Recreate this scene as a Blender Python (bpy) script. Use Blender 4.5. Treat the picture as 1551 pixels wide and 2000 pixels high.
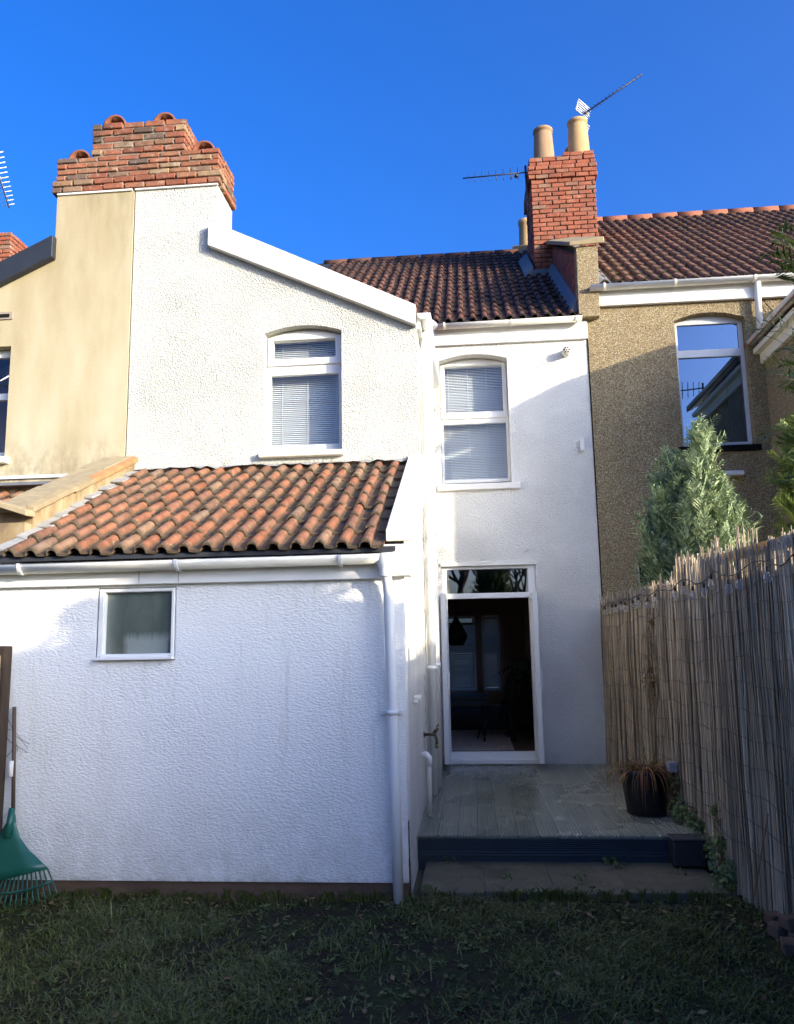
import bpy, bmesh, math, random
import numpy as np
from mathutils import Vector, Matrix
from mathutils.geometry import tessellate_polygon

random.seed(7); rng = np.random.default_rng(7)
S = bpy.context.scene
for o in list(bpy.data.objects): bpy.data.objects.remove(o)
COL = S.collection
PI = math.pi
rad = math.radians

# ------------------------------------------------------------------ camera
cam_d = bpy.data.cameras.new('camera'); cam = bpy.data.objects.new('camera', cam_d); COL.objects.link(cam)
R0 = Vector((0.99564, 0.09165, -0.0173)); R1 = Vector((-0.0317, 0.15803, -0.98693)); R2 = Vector((-0.08771, 0.98317, 0.16024))
mw = Matrix.Identity(4)
for i, v in enumerate((R0, -R1, -R2)):
    for k in range(3): mw[k][i] = v[k]
mw.translation = Vector((0, 0, 1.62))
cam.matrix_world = mw
cam_d.sensor_fit = 'VERTICAL'; cam_d.sensor_height = 36; cam_d.lens = 28.8
cam_d.clip_start = .05; cam_d.clip_end = 600
S.camera = cam

# ------------------------------------------------------------------ sky, sun, exposure
SUN = Vector((1.5, -1.0, 0.46)).normalized()
w = bpy.data.worlds.new('World'); S.world = w; w.use_nodes = True
nt = w.node_tree; bg = nt.nodes['Background']
sky = nt.nodes.new('ShaderNodeTexSky'); sky.sky_type = 'NISHITA'; sky.sun_disc = False
sky.sun_elevation = math.asin(SUN.z); sky.sun_rotation = math.atan2(SUN.x, SUN.y)
sky.air_density = .8; sky.dust_density = 6.0; sky.ozone_density = 5.0; sky.altitude = 0
hs = nt.nodes.new('ShaderNodeHueSaturation'); hs.inputs['Saturation'].default_value = 1.21; hs.inputs['Hue'].default_value = .513
nt.links.new(sky.outputs[0], hs.inputs['Color'])
nt.links.new(hs.outputs[0], bg.inputs[0]); bg.inputs[1].default_value = 0.15
sd = bpy.data.lights.new('sun', 'SUN'); so = bpy.data.objects.new('sun', sd); COL.objects.link(so)
sd.energy = 2.0; sd.angle = rad(.5); sd.color = (1, .88, .68)
so.rotation_euler = (-SUN).to_track_quat('-Z', 'Y').to_euler(); so.location = (12, -12, 12)
S.view_settings.view_transform = 'Standard'; S.view_settings.look = 'None'
S.view_settings.gamma = 1; S.view_settings.use_curve_mapping = False
S.view_settings.exposure = 1.74
S.render.engine = 'CYCLES'
S.cycles.max_bounces = 10; S.cycles.diffuse_bounces = 5; S.cycles.transparent_max_bounces = 16
S.cycles.caustics_reflective = False; S.cycles.caustics_refractive = False

# ------------------------------------------------------------------ node helpers
class NT:
    def __init__(s, name):
        s.m = bpy.data.materials.new(name); s.m.use_nodes = True
        s.t = s.m.node_tree; s.p = s.t.nodes['Principled BSDF']; s.l = s.t.links
        s._c = None
    def n(s, t, **k):
        x = s.t.nodes.new('ShaderNode' + t)
        for a, b in k.items(): setattr(x, a, b)
        return x
    def put(s, sock, v):
        if isinstance(v, bpy.types.NodeSocket): s.l.new(v, sock)
        elif isinstance(v, (tuple, list)) and len(v) == 3 and sock.type == 'RGBA': sock.default_value = (*v, 1)
        else: sock.default_value = v
    def co(s, scale=(1, 1, 1), per_object=False):
        if not s._c: s._c = s.n('TexCoord').outputs['Object']
        src = s._c
        if per_object:
            oi = s.n('ObjectInfo'); mu = s.n('Math', operation='MULTIPLY'); s.l.new(oi.outputs['Random'], mu.inputs[0]); mu.inputs[1].default_value = 37.
            ad = s.n('VectorMath', operation='ADD'); s.l.new(src, ad.inputs[0]); s.l.new(mu.outputs[0], ad.inputs[1]); src = ad.outputs[0]
        mp = s.n('Mapping'); mp.inputs['Scale'].default_value = scale; s.l.new(src, mp.inputs['Vector'])
        return mp.outputs[0]
    def noise(s, scale, vec=None, detail=4, rough=.55):
        x = s.n('TexNoise'); s.put(x.inputs['Scale'], scale); x.inputs['Detail'].default_value = detail; x.inputs['Roughness'].default_value = rough
        s.l.new(vec or s.co(), x.inputs['Vector']); return x.outputs['Fac']
    def voro(s, scale, vec=None, out='Distance', feature='F1'):
        x = s.n('TexVoronoi', feature=feature); x.inputs['Scale'].default_value = scale; s.l.new(vec or s.co(), x.inputs['Vector']); return x.outputs[out]
    def ramp(s, f, stops, interp='LINEAR'):
        x = s.n('ValToRGB'); s.put(x.inputs[0], f); e = x.color_ramp.elements; x.color_ramp.interpolation = interp
        while len(e) < len(stops): e.new(.5)
        for i, (p, c) in enumerate(stops):
            e[i].position = p; e[i].color = (*c, 1) if isinstance(c, (tuple, list)) else (c, c, c, 1)
        return x.outputs[0]
    def mix(s, f, a, b, mode='MIX'):
        x = s.n('MixRGB', blend_type=mode); s.put(x.inputs[0], f); s.put(x.inputs[1], a); s.put(x.inputs[2], b); return x.outputs[0]
    def math(s, op, a, b=0.):
        x = s.n('Math', operation=op); s.put(x.inputs[0], a); s.put(x.inputs[1], b); return x.outputs[0]
    def rnd(s): return s.n('ObjectInfo').outputs['Random']
    def xyz(s, i):
        x = s.n('SeparateXYZ'); s.l.new(s.co(), x.inputs[0]); return x.outputs[i]
    def bump(s, h, strength=.5, dist=.01, prev=None):
        x = s.n('Bump'); x.inputs['Strength'].default_value = strength; x.inputs['Distance'].default_value = dist
        s.l.new(h, x.inputs['Height'])
        if prev: s.l.new(prev, x.inputs['Normal'])
        s.l.new(x.outputs[0], s.p.inputs['Normal']); return x.outputs[0]
    def done(s, col=None, rough=.6, spec=.5, metal=0):
        if col is not None: s.put(s.p.inputs['Base Color'], col)
        s.put(s.p.inputs['Roughness'], rough); s.p.inputs['Specular IOR Level'].default_value = spec; s.p.inputs['Metallic'].default_value = metal
        return s.m

def simple(name, col, rough=.5, spec=.5, var=.12, scale=6, bump=0, bscale=80, metal=0, stretch=(1, 1, 1), per=True):
    t = NT(name); v = t.co(stretch, per); f = t.noise(scale, v)
    c = t.mix(f, tuple(x * (1 - var) for x in col), tuple(min(1, x * (1 + var)) for x in col))
    if bump: t.bump(t.noise(bscale, v), bump, .004)
    return t.done(c, rough, spec, metal)

# ------------------------------------------------------------------ materials
def m_roughcast(name, ca, cb, speckf, st, crk):
    t = NT(name)
    v = t.co()
    d = t.voro(72, v, feature='SMOOTH_F1'); n1 = t.noise(62, v, 4, .7); n2 = t.noise(1.7, v, 5, .65)
    h = t.math('ADD', t.math('MULTIPLY', d, -1.0), t.math('MULTIPLY', n1, 1.3))
    base = t.mix(t.ramp(n2, [(.35, 0), (.7, 1)]), ca, cb)
    speck = t.ramp(t.noise(64, v, 2), [(.32, 1), (.41, 0)])  # specks put the pit shade of grazing sun into the colour
    base = t.mix(t.math('MULTIPLY', speck, speckf), base, (.34, .33, .28))
    # algae where the wall meets the lean-to roof and at the foot
    z = t.xyz(2); y = t.xyz(1)
    band = t.math('MULTIPLY', t.ramp(t.math('SUBTRACT', z, 3.32), [(.0, 1), (.16, 0)]), t.ramp(t.math('MULTIPLY', y, .1), [(.74, 0), (.76, 1)]))
    band = t.math('MULTIPLY', band, t.ramp(t.math('MULTIPLY', y, .1), [(.80, 1), (.83, 0)]))
    al = t.math('MULTIPLY', band, t.ramp(t.noise(9, v, 5, .7), [(.5, 0), (.62, 1)]))
    base = t.mix(t.math('MULTIPLY', al, .8), base, (.22, .20, .08))
    foot = t.math('MULTIPLY', t.ramp(z, [(.1, 1), (.5, 0)]), t.ramp(t.noise(7, v, 5, .7), [(.4, 0), (.7, 1)]))
    base = t.mix(t.math('MULTIPLY', foot, .35), base, (.42, .38, .32))
    h = t.math('MULTIPLY', h, t.ramp(t.noise(1.3, v, 4, .6), [(.3, .45), (.7, 1.1)]))
    crack = t.n('TexVoronoi', feature='DISTANCE_TO_EDGE'); crack.inputs['Scale'].default_value = .9; wv = t.n('VectorMath', operation='ADD'); t.l.new(v, wv.inputs[0])
    nz = t.n('TexNoise'); nz.inputs['Scale'].default_value = 3.; t.l.new(v, nz.inputs['Vector']); t.l.new(nz.outputs['Color'], wv.inputs[1]); t.l.new(wv.outputs[0], crack.inputs['Vector'])
    ck = t.math('MULTIPLY', t.ramp(crack.outputs['Distance'], [(.0, 1), (.008, 0)]), t.ramp(t.noise(.8, v, 2), [(.5, 0), (.6, crk)]))
    base = t.mix(ck, base, (.25, .23, .19))
    t.bump(h, st, .010)
    return t.done(base, .85, .2)
def m_tyrolean():
    t = NT('white_tyrolean')
    v = t.co((.75, .75, 1.35)); n1 = t.noise(66, v, 4, .65); n3 = t.voro(58, v, feature='SMOOTH_F1')
    h = t.math('SUBTRACT', t.math('MULTIPLY', n1, 1.6), n3)
    base = t.mix(t.noise(1.4, t.co(), 3), (.85, .845, .815), (.79, .78, .75))
    z = t.xyz(2)
    foot = t.math('MULTIPLY', t.ramp(z, [(.10, 1), (.75, 0)]), t.ramp(t.noise(6, t.co((1, 1, .7)), 6, .75), [(.36, 0), (.66, 1)]))
    drip = t.math('MULTIPLY', t.ramp(t.noise(9, t.co((1.3, 1, .10)), 4, .7), [(.55, 0), (.72, .38)]), t.ramp(z, [(.4, 0), (1.0, 1)]))
    base = t.mix(drip, base, (.50, .47, .38))
    base = t.mix(t.math('MULTIPLY', foot, .6), base, (.42, .38, .30))
    low = t.math('MULTIPLY', t.ramp(z, [(.10, 1), (.16, 0)]), t.ramp(t.noise(20, t.co(), 4), [(.4, 0), (.6, 1)]))
    base = t.mix(t.math('MULTIPLY', low, .7), base, (.2, .17, .12))
    h = t.math('MULTIPLY', h, t.ramp(t.noise(1.5, t.co(), 4, .6), [(.3, .35), (.7, 1.1)]))
    rust = t.math('MULTIPLY', t.ramp(t.noise(2.1, t.co((1, 1, .35)), 5, .65), [(.58, 0), (.75, .22)]), 1.)
    base = t.mix(rust, base, (.5, .46, .37))
    t.bump(h, .6, .010)
    return t.done(base, .8, .3)
def m_tan():
    t = NT('tan_render'); v = t.co()
    n = t.noise(1.1, t.co((1.6, 1.6, .45)), 4); n2 = t.noise(70, v, 3)
    c = t.ramp(n, [(.32, (.36, .29, .17)), (.5, (.44, .375, .24)), (.72, (.53, .475, .34))])
    z = t.xyz(2); x = t.xyz(0)
    streak = t.math('MULTIPLY', t.ramp(t.noise(5, t.co((1.4, 1, .22)), 4), [(.52, 0), (.68, 1)]), t.ramp(t.math('MULTIPLY', z, .1), [(.52, 0), (.64, 1)]))
    c = t.mix(t.math('MULTIPLY', streak, .5), c, (.20, .17, .09))
    st = t.math('MULTIPLY', t.ramp(t.noise(8, t.co((1, 1, .5)), 5, .7), [(.42, 0), (.62, 1)]), t.ramp(t.math('MULTIPLY', z, .1), [(.32, 1), (.385, 0)]))
    c = t.mix(t.math('MULTIPLY', st, .7), c, (.15, .11, .06))
    t.bump(n2, .45, .004)
    return t.done(c, .9, .2)
def m_stained():
    t = NT('stained_plaster'); v = t.co((1, 1, .45)); n = t.noise(4, v, 6, .7); n2 = t.noise(11, v, 5, .7)
    c = t.ramp(n, [(.3, (.14, .105, .065)), (.5, (.31, .22, .115)), (.68, (.42, .33, .20))])
    c = t.mix(t.ramp(n2, [(.5, 0), (.7, .6)]), c, (.16, .12, .08))
    t.bump(t.noise(50), .4, .006); return t.done(c, .9, .2)
def m_pebble():
    t = NT('pebbledash'); v = t.co()
    cell = t.n('TexVoronoi'); cell.inputs['Scale'].default_value = 88; t.l.new(v, cell.inputs['Vector'])
    g = t.n('SeparateColor'); t.l.new(cell.outputs['Color'], g.inputs[0])
    c = t.ramp(g.outputs[0], [(0, (.26, .18, .09)), (.3, (.40, .30, .155)), (.6, (.50, .385, .20)), (.85, (.60, .49, .30)), (1, (.74, .66, .48))])
    c = t.mix(t.ramp(cell.outputs['Distance'], [(.35, 0), (.75, .75)]), c, (.10, .075, .045))
    c = t.mix(t.ramp(t.noise(1.1, t.co((1, 1, .5)), 5, .65), [(.35, .0), (.75, .5)]), c, (.20, .155, .10))
    t.bump(t.math('SUBTRACT', 1., cell.outputs['Distance']), .8, .014)
    return t.done(c, .85, .25)
def m_brick(name, cols, dark=.55, lime=.5, soot=6.7):
    t = NT(name); v = t.co((1, 1, 1), True)
    c = t.ramp(t.rnd(), cols)
    f = t.noise(14, v, 5, .7)
    c = t.mix(t.ramp(f, [(.42, 0), (.7, dark)]), c, (.06, .045, .035))
    c = t.mix(t.ramp(t.noise(9, v, 5, .75), [(.55, 0), (.68, lime)]), c, (.50, .44, .35))
    pz_ = t.n('SeparateXYZ'); t.l.new(t.n('NewGeometry').outputs['Position'], pz_.inputs[0]); gp = t.n('TexNoise'); gp.inputs['Scale'].default_value = 4.; gp.inputs['Detail'].default_value = 5.; t.l.new(t.n('NewGeometry').outputs['Position'], gp.inputs['Vector'])
    so_ = t.math('MULTIPLY', t.ramp(gp.outputs['Fac'], [(.45, 0), (.65, 1)]), t.ramp(t.math('MULTIPLY', t.math('SUBTRACT', pz_.outputs[2], soot), 1.), [(0, .15), (.5, .7)]))
    c = t.mix(so_, c, (.045, .036, .03))
    t.bump(t.noise(60, v, 4), .4, .005); return t.done(c, .85, .25)
def m_tile(name, cols, lichen, lf=.5, low=.5):
    t = NT(name); v = t.co((1, 1, 1), True)
    c = t.ramp(t.rnd(), cols)
    c = t.mix(t.ramp(t.noise(11, v, 5, .7), [(.42, 0), (.66, .7)]), c, tuple(x * .42 for x in cols[0][1]))
    # weathering collects in the pan of each tile and along its lower edge
    z = t.xyz(2); y = t.xyz(1)
    pan = t.math('MULTIPLY', t.ramp(z, [(.020, 1), (.034, 0)]), t.ramp(t.noise(9, v, 5, .7), [(.3, .25), (.6, 1)]))
    edge = t.math('MULTIPLY', t.ramp(t.math('ADD', y, t.math('MULTIPLY', t.noise(30, v, 3), -.05)), [(.0, 1), (.045, 0)]), .85)
    f = t.math('MULTIPLY', t.math('MAXIMUM', t.math('MULTIPLY', pan, low), edge), 1.)
    c = t.mix(f, c, lichen)
    c = t.mix(t.ramp(t.noise(16, v, 5, .75), [(.62, 0), (.68, lf)]), c, (.40, .36, .26))
    t.bump(t.noise(70, v, 4), .35, .004); return t.done(c, .8, .25)

WHITE_R = m_roughcast('white_roughcast', (.615, .615, .56), (.53, .53, .475), .65, 1.3, .4); WHITE_P = m_roughcast('white_painted_wall', (.80, .785, .74), (.72, .705, .66), .25, 1.7, 0); TYRO = m_tyrolean(); TAN = m_tan(); STAIN = m_stained(); PEB = m_pebble()  # gable white dimmed against full sun; rear white left lighter, its paint also cleaner
BRICK_L = m_brick('weathered_brick', [(0, (.27, .085, .048)), (.35, (.35, .13, .07)), (.6, (.31, .145, .08)), (.75, (.38, .26, .15)), (.92, (.20, .115, .08)), (1, (.11, .09, .08))])
BRICK_R = m_brick('red_brick', [(0, (.30, .085, .045)), (.5, (.36, .12, .068)), (.85, (.31, .095, .052)), (1, (.30, .18, .12))], .35, .25, 8.9)
MORTAR = simple('mortar', (.10, .085, .07), .95, .1, .3, 20)
MORTAR_L = simple('lime_mortar', (.24, .20, .15), .95, .1, .4, 20)
T_ORANGE = m_tile('terracotta_tile', [(0, (.27, .105, .055)), (.25, (.32, .135, .072)), (.5, (.26, .13, .078)), (.7, (.18, .09, .058)), (.85, (.29, .175, .105)), (1, (.21, .15, .105))], (.085, .068, .042), .6, 1.0)
T_BROWN = m_tile('brown_tile', [(0, (.13, .058, .038)), (.5, (.18, .075, .048)), (1, (.095, .05, .036))], (.026, .022, .018), .2, .9)
T_TAN = m_tile('old_brown_tile', [(0, (.30, .14, .075)), (.5, (.36, .18, .095)), (1, (.22, .125, .075))], (.06, .048, .032), .35, .8)
PVC = simple('white_pvc', (.76, .755, .73), .35, .5, .09, 3, stretch=(1, 1, .4))
PVC_OLD = simple('aged_white_pvc', (.74, .71, .62), .45, .4, .12, 5)
PAINT = simple('white_paint', (.72, .70, .64), .55, .4, .14, 3, .25, 30, stretch=(1, 1, .5))
CREAM = simple('cream_painted_board', (.78, .73, .58), .55, .3, .07, 4, .1, 50)
SILL = simple('stone_sill', (.70, .66, .55), .75, .3, .2, 9, .3)
SILL_W = simple('white_painted_sill', (.78, .75, .70), .6, .3, .06, 9, .2)
NAVY = simple('black_painted_board', (.022, .027, .038), .55, .4, .25, 8)
LEAD = simple('lead_flashing', (.15, .16, .175), .75, .3, .3, 9, .3, 20)
FELT = simple('bitumen_felt', (.03, .033, .04), .7, .4, .3, 9)
CEMENT = simple('grey_cement', (.34, .33, .30), .95, .2, .3, 14, .6, 30)
COPE = simple('coping_stone', (.30, .235, .135), .9, .2, .35, 9, .6, 30)
COPE_T = simple('coping_tile', (.36, .29, .175), .9, .2, .4, 12, .5, 30)
ORANGE_E = simple('orange_tile', (.40, .19, .085), .8, .2, .45, 9, .4, 40)
BUFF = simple('buff_clay', (.46, .31, .15), .8, .25, .28, 7, .35, 40, stretch=(1, 1, .3))
BUFF_D = simple('dull_clay', (.34, .22, .13), .85, .2, .3, 7, .35, 40, stretch=(1, 1, .3))
SOOT = simple('soot', (.012, .011, .01), .95, .1)
CLAY = simple('red_clay', (.24, .09, .05), .8, .25, .25, 9, .4, 40)
STEEL = simple('aerial_metal', (.03, .03, .035), .5, .5)
ALU = simple('pale_aluminium', (.75, .75, .74), .4, .5)
BLACKP = simple('black_plastic', (.012, .012, .014), .45, .5, .2)
BLIND = simple('blind_slat', (.88, .87, .84), .45, .4, .02)
INT_WALL = simple('interior_plaster', (.78, .52, .38), .9, .2, .05, 2)
INT_CEIL = simple('interior_ceiling', (.75, .72, .68), .9, .2, .05, 2)
INT_FLOOR = simple('dark_floorboards', (.13, .085, .06), .8, .2, .3, 3, stretch=(8, .5, 1))
DARKF = simple('black_furniture', (.018, .017, .018), .4, .4)
TEALP = simple('dark_teal_paint', (.03, .045, .055), .4, .4)
GREENP = simple('green_plastic', (.012, .10, .075), .35, .5, .15, 9)
BRASS = simple('old_brass', (.10, .085, .05), .5, .5, .4, 30, metal=.6)
WOODPOST = simple('fence_timber', (.20, .155, .11), .9, .2, .3, 5, .4, 40, stretch=(6, 6, .6))
FRESHWOOD = simple('pale_timber', (.50, .30, .12), .8, .2, .2, 5, .3, 40, stretch=(1, 6, 6))
PLINTH = simple('dirty_plinth', (.13, .085, .06), .95, .15, .5, 5, .8, 25)
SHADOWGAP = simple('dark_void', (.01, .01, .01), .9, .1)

def m_glass(name, fac, tint, refl=(.95, .97, 1)):
    t = NT(name); t.t.nodes.remove(t.p)
    tr = t.n('BsdfTransparent'); tr.inputs[0].default_value = (*tint, 1)
    gl = t.n('BsdfGlossy'); gl.inputs[0].default_value = (*refl, 1); gl.inputs['Roughness'].default_value = .012
    b = t.n('Bump'); b.inputs['Strength'].default_value = .03; b.inputs['Distance'].default_value = .02
    t.l.new(t.noise(1.6, t.co(), 1), b.inputs['Height']); t.l.new(b.outputs[0], gl.inputs['Normal'])
    fr = t.n('LayerWeight'); fr.inputs['Blend'].default_value = .5
    f = t.math('ADD', t.math('MULTIPLY', t.math('POWER', fr.outputs['Facing'], 4.), .6), fac)
    mx = t.n('MixShader'); t.l.new(f, mx.inputs[0]); t.l.new(tr.outputs[0], mx.inputs[1]); t.l.new(gl.outputs[0], mx.inputs[2])
    out = [n for n in t.t.nodes if n.type == 'OUTPUT_MATERIAL'][0]; t.l.new(mx.outputs[0], out.inputs[0]); return t.m
GLASS = m_glass('window_glass', .045, (.93, .95, .96))
GLASS_N = m_glass('mirror_like_glass', .22, (.45, .52, .6), (.45, .68, 1))
GLASS_T = m_glass('transom_glass', .22, (.6, .62, .62))
def m_obscure():
    t = NT('obscured_glass')
    v = t.co((1, 1, .35)); f = t.noise(5, v, 4, .6)
    c = t.ramp(f, [(.35, (.05, .065, .055)), (.6, (.10, .12, .10)), (.75, (.17, .19, .16))])
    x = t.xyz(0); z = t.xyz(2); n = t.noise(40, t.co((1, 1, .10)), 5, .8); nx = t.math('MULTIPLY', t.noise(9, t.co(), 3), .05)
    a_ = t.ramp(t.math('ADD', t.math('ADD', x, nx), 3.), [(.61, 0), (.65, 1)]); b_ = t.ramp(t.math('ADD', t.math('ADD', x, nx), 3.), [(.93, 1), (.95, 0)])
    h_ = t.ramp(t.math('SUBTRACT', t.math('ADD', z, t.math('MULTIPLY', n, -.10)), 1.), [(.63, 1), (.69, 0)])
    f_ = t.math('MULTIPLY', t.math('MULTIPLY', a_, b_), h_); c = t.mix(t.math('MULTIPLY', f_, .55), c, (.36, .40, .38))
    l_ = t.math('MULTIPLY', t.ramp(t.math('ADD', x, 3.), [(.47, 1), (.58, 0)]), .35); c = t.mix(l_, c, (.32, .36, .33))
    t.bump(t.noise(60, t.co()), .1, .002)
    t.done(c, .14, .9); return t.m
OBSC = m_obscure()
def m_bulb():
    t = NT('clear_bulb_glass'); t.done((.8, .8, .78), .05, .8); tr = t.n('BsdfTransparent'); tr.inputs[0].default_value = (.95, .95, .94, 1)
    fr = t.n('LayerWeight'); fr.inputs['Blend'].default_value = .5
    mx = t.n('MixShader'); t.l.new(t.math('ADD', t.math('MULTIPLY', t.math('POWER', fr.outputs['Facing'], 2.), .6), .14), mx.inputs[0]); t.l.new(tr.outputs[0], mx.inputs[1]); t.l.new(t.p.outputs[0], mx.inputs[2])
    out = [n for n in t.t.nodes if n.type == 'OUTPUT_MATERIAL'][0]; t.l.new(mx.outputs[0], out.inputs[0]); return t.m
BULB = m_bulb()
def m_deck():
    t = NT('wet_decking'); v = t.co((5, .6, 1), True); n = t.noise(5, v, 5, .6); w_ = t.noise(1.0, t.n('NewGeometry').outputs['Position'], 4)
    c = t.mix(n, (.15, .165, .13), (.31, .325, .26)); wet = t.ramp(w_, [(.38, 0), (.72, 1)])
    c = t.mix(t.math('MULTIPLY', wet, .3), c, (.06, .066, .052))
    c = t.mix(t.math('MULTIPLY', t.rnd(), .35), c, (.34, .345, .285))
    return t.done(c, t.ramp(wet, [(0, .34), (1, .13)]), .8)
DECK = m_deck()
FASCIA_D = simple('slate_blue_decking', (.028, .044, .058), .45, .5, .3, 4, stretch=(.5, 5, 5))
def m_slab():
    t = NT('paving_slab'); v = t.co((1, 1, 1), True); n = t.noise(3, v, 6, .65); n2 = t.noise(30, v, 4)
    c = t.ramp(n, [(.3, (.065, .062, .038)), (.55, (.11, .10, .066)), (.75, (.155, .14, .095))])
    c = t.mix(t.ramp(t.noise(2.3, v, 2), [(.62, 0), (.66, .8)]), c, (.05, .042, .033))
    cr_ = t.n('TexVoronoi', feature='DISTANCE_TO_EDGE'); cr_.inputs['Scale'].default_value = 1.9; wv = t.n('VectorMath', operation='ADD'); t.l.new(v, wv.inputs[0]); nz = t.n('TexNoise'); nz.inputs['Scale'].default_value = 5.; t.l.new(v, nz.inputs['Vector']); t.l.new(nz.outputs['Color'], wv.inputs[1]); t.l.new(wv.outputs[0], cr_.inputs['Vector'])
    c = t.mix(t.ramp(cr_.outputs['Distance'], [(0, .8), (.018, 0)]), c, (.03, .028, .018))
    t.bump(n2, .4, .006); return t.done(c, .7, .35)
SLAB = m_slab()
def m_soil():
    t = NT('damp_soil'); v = t.co(); n = t.noise(6, v, 6, .7); c = t.ramp(n, [(.3, (.012, .009, .007)), (.6, (.045, .033, .022)), (.8, (.08, .06, .04))])
    t.bump(t.noise(25, v, 6, .7), 1., .03); return t.done(c, .95, .2)
SOIL = m_soil()
def m_lawn():
    t = NT('mossy_lawn_soil'); v = t.co(); n = t.noise(3, v, 6, .7); n2 = t.noise(14, v, 5, .7)
    c = t.mix(t.ramp(n, [(.44, 0), (.60, 1)]), t.mix(n2, (.014, .011, .008), (.05, .036, .024)), t.mix(n2, (.020, .030, .008), (.06, .072, .02)))
    t.bump(t.noise(40, v, 6, .7), 1., .03); return t.done(c, .95, .2)
LAWN = m_lawn()
def m_leaf(name, a, b, trans=.25, rough=.55):
    t = NT(name); g = t.n('NewGeometry').outputs['Random Per Island']; c = t.mix(g, a, b)
    t.done(c, rough, .35)
    tl = t.n('BsdfTranslucent'); t.l.new(t.mix(.4, c, (.3, .4, .05)), tl.inputs[0])
    mx = t.n('MixShader'); mx.inputs[0].default_value = trans; t.l.new(t.p.outputs[0], mx.inputs[1]); t.l.new(tl.outputs[0], mx.inputs[2])
    out = [n for n in t.t.nodes if n.type == 'OUTPUT_MATERIAL'][0]; t.l.new(mx.outputs[0], out.inputs[0]); return t.m
GRASS = m_leaf('grass_blades', (.020, .036, .009), (.15, .165, .042), .2, .45)
WEED = m_leaf('weed_leaves', (.04, .07, .02), (.15, .19, .06), .2)
BLUEG = m_leaf('blue_green_needles', (.07, .13, .075), (.46, .54, .29), .15)
DARKG = m_leaf('dark_green_needles', (.018, .040, .018), (.05, .085, .03), .15)
BRIGHTG = m_leaf('fresh_green_needles', (.08, .14, .03), (.30, .36, .10), .25)
IVY = m_leaf('ivy_leaves', (.04, .075, .022), (.19, .24, .08), .2)
DRYG = m_leaf('dry_sedge', (.14, .055, .022), (.34, .16, .075), .2)
OLIVEG = m_leaf('olive_leaves', (.10, .13, .03), (.2, .22, .06), .25)
DRYSTEM = m_leaf('dead_stems', (.10, .06, .03), (.24, .15, .07), .1)
BARK = simple('bark', (.06, .045, .03), .95, .1, .4, 12, .8, 20)
def m_reed():
    t = NT('dry_reed'); v = t.co((60, 60, 2.2), True)
    c = t.ramp(t.rnd(), [(0, (.15, .105, .065)), (.3, (.45, .345, .215)), (.7, (.64, .51, .335)), (1, (.76, .64, .45))])
    c = t.mix(t.ramp(t.noise(1.3, v, 4, .7), [(.4, 0), (.75, .7)]), c, (.06, .045, .032))
    mp = t.n('Mapping'); mp.inputs['Scale'].default_value = (1, 2.6, .35); t.l.new(t.n('NewGeometry').outputs['Position'], mp.inputs['Vector'])
    c = t.mix(t.ramp(t.noise(1.6, mp.outputs[0], 5, .7), [(.40, 0), (.62, .85)]), c, t.mix(.45, (.075, .055, .04), c))
    return t.done(c, .7, .3)
REED = m_reed()
def m_reeds2():
    t = NT('dry_reeds_mass'); g = t.n('NewGeometry').outputs['Random Per Island']
    c = t.ramp(g, [(0, (.15, .105, .065)), (.3, (.45, .345, .215)), (.7, (.64, .51, .335)), (1, (.76, .64, .45))])
    c = t.mix(t.ramp(t.noise(3, t.co((18, 18, 1.2)), 4, .7), [(.42, 0), (.75, .6)]), c, (.07, .05, .035))
    mp = t.n('Mapping'); mp.inputs['Scale'].default_value = (1, 2.6, .35); t.l.new(t.n('NewGeometry').outputs['Position'], mp.inputs['Vector'])
    c = t.mix(t.ramp(t.noise(1.6, mp.outputs[0], 5, .7), [(.40, 0), (.62, .85)]), c, t.mix(.45, (.075, .055, .04), c))
    return t.done(c, .7, .3)
REED2 = m_reeds2()
RUGM = NT('faded_rug'); RUG = RUGM.done(RUGM.ramp(RUGM.noise(9, None, 5, .7), [(.4, (.50, .43, .38)), (.55, (.70, .62, .55)), (.68, (.30, .20, .19))]), .95, .1)

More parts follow.
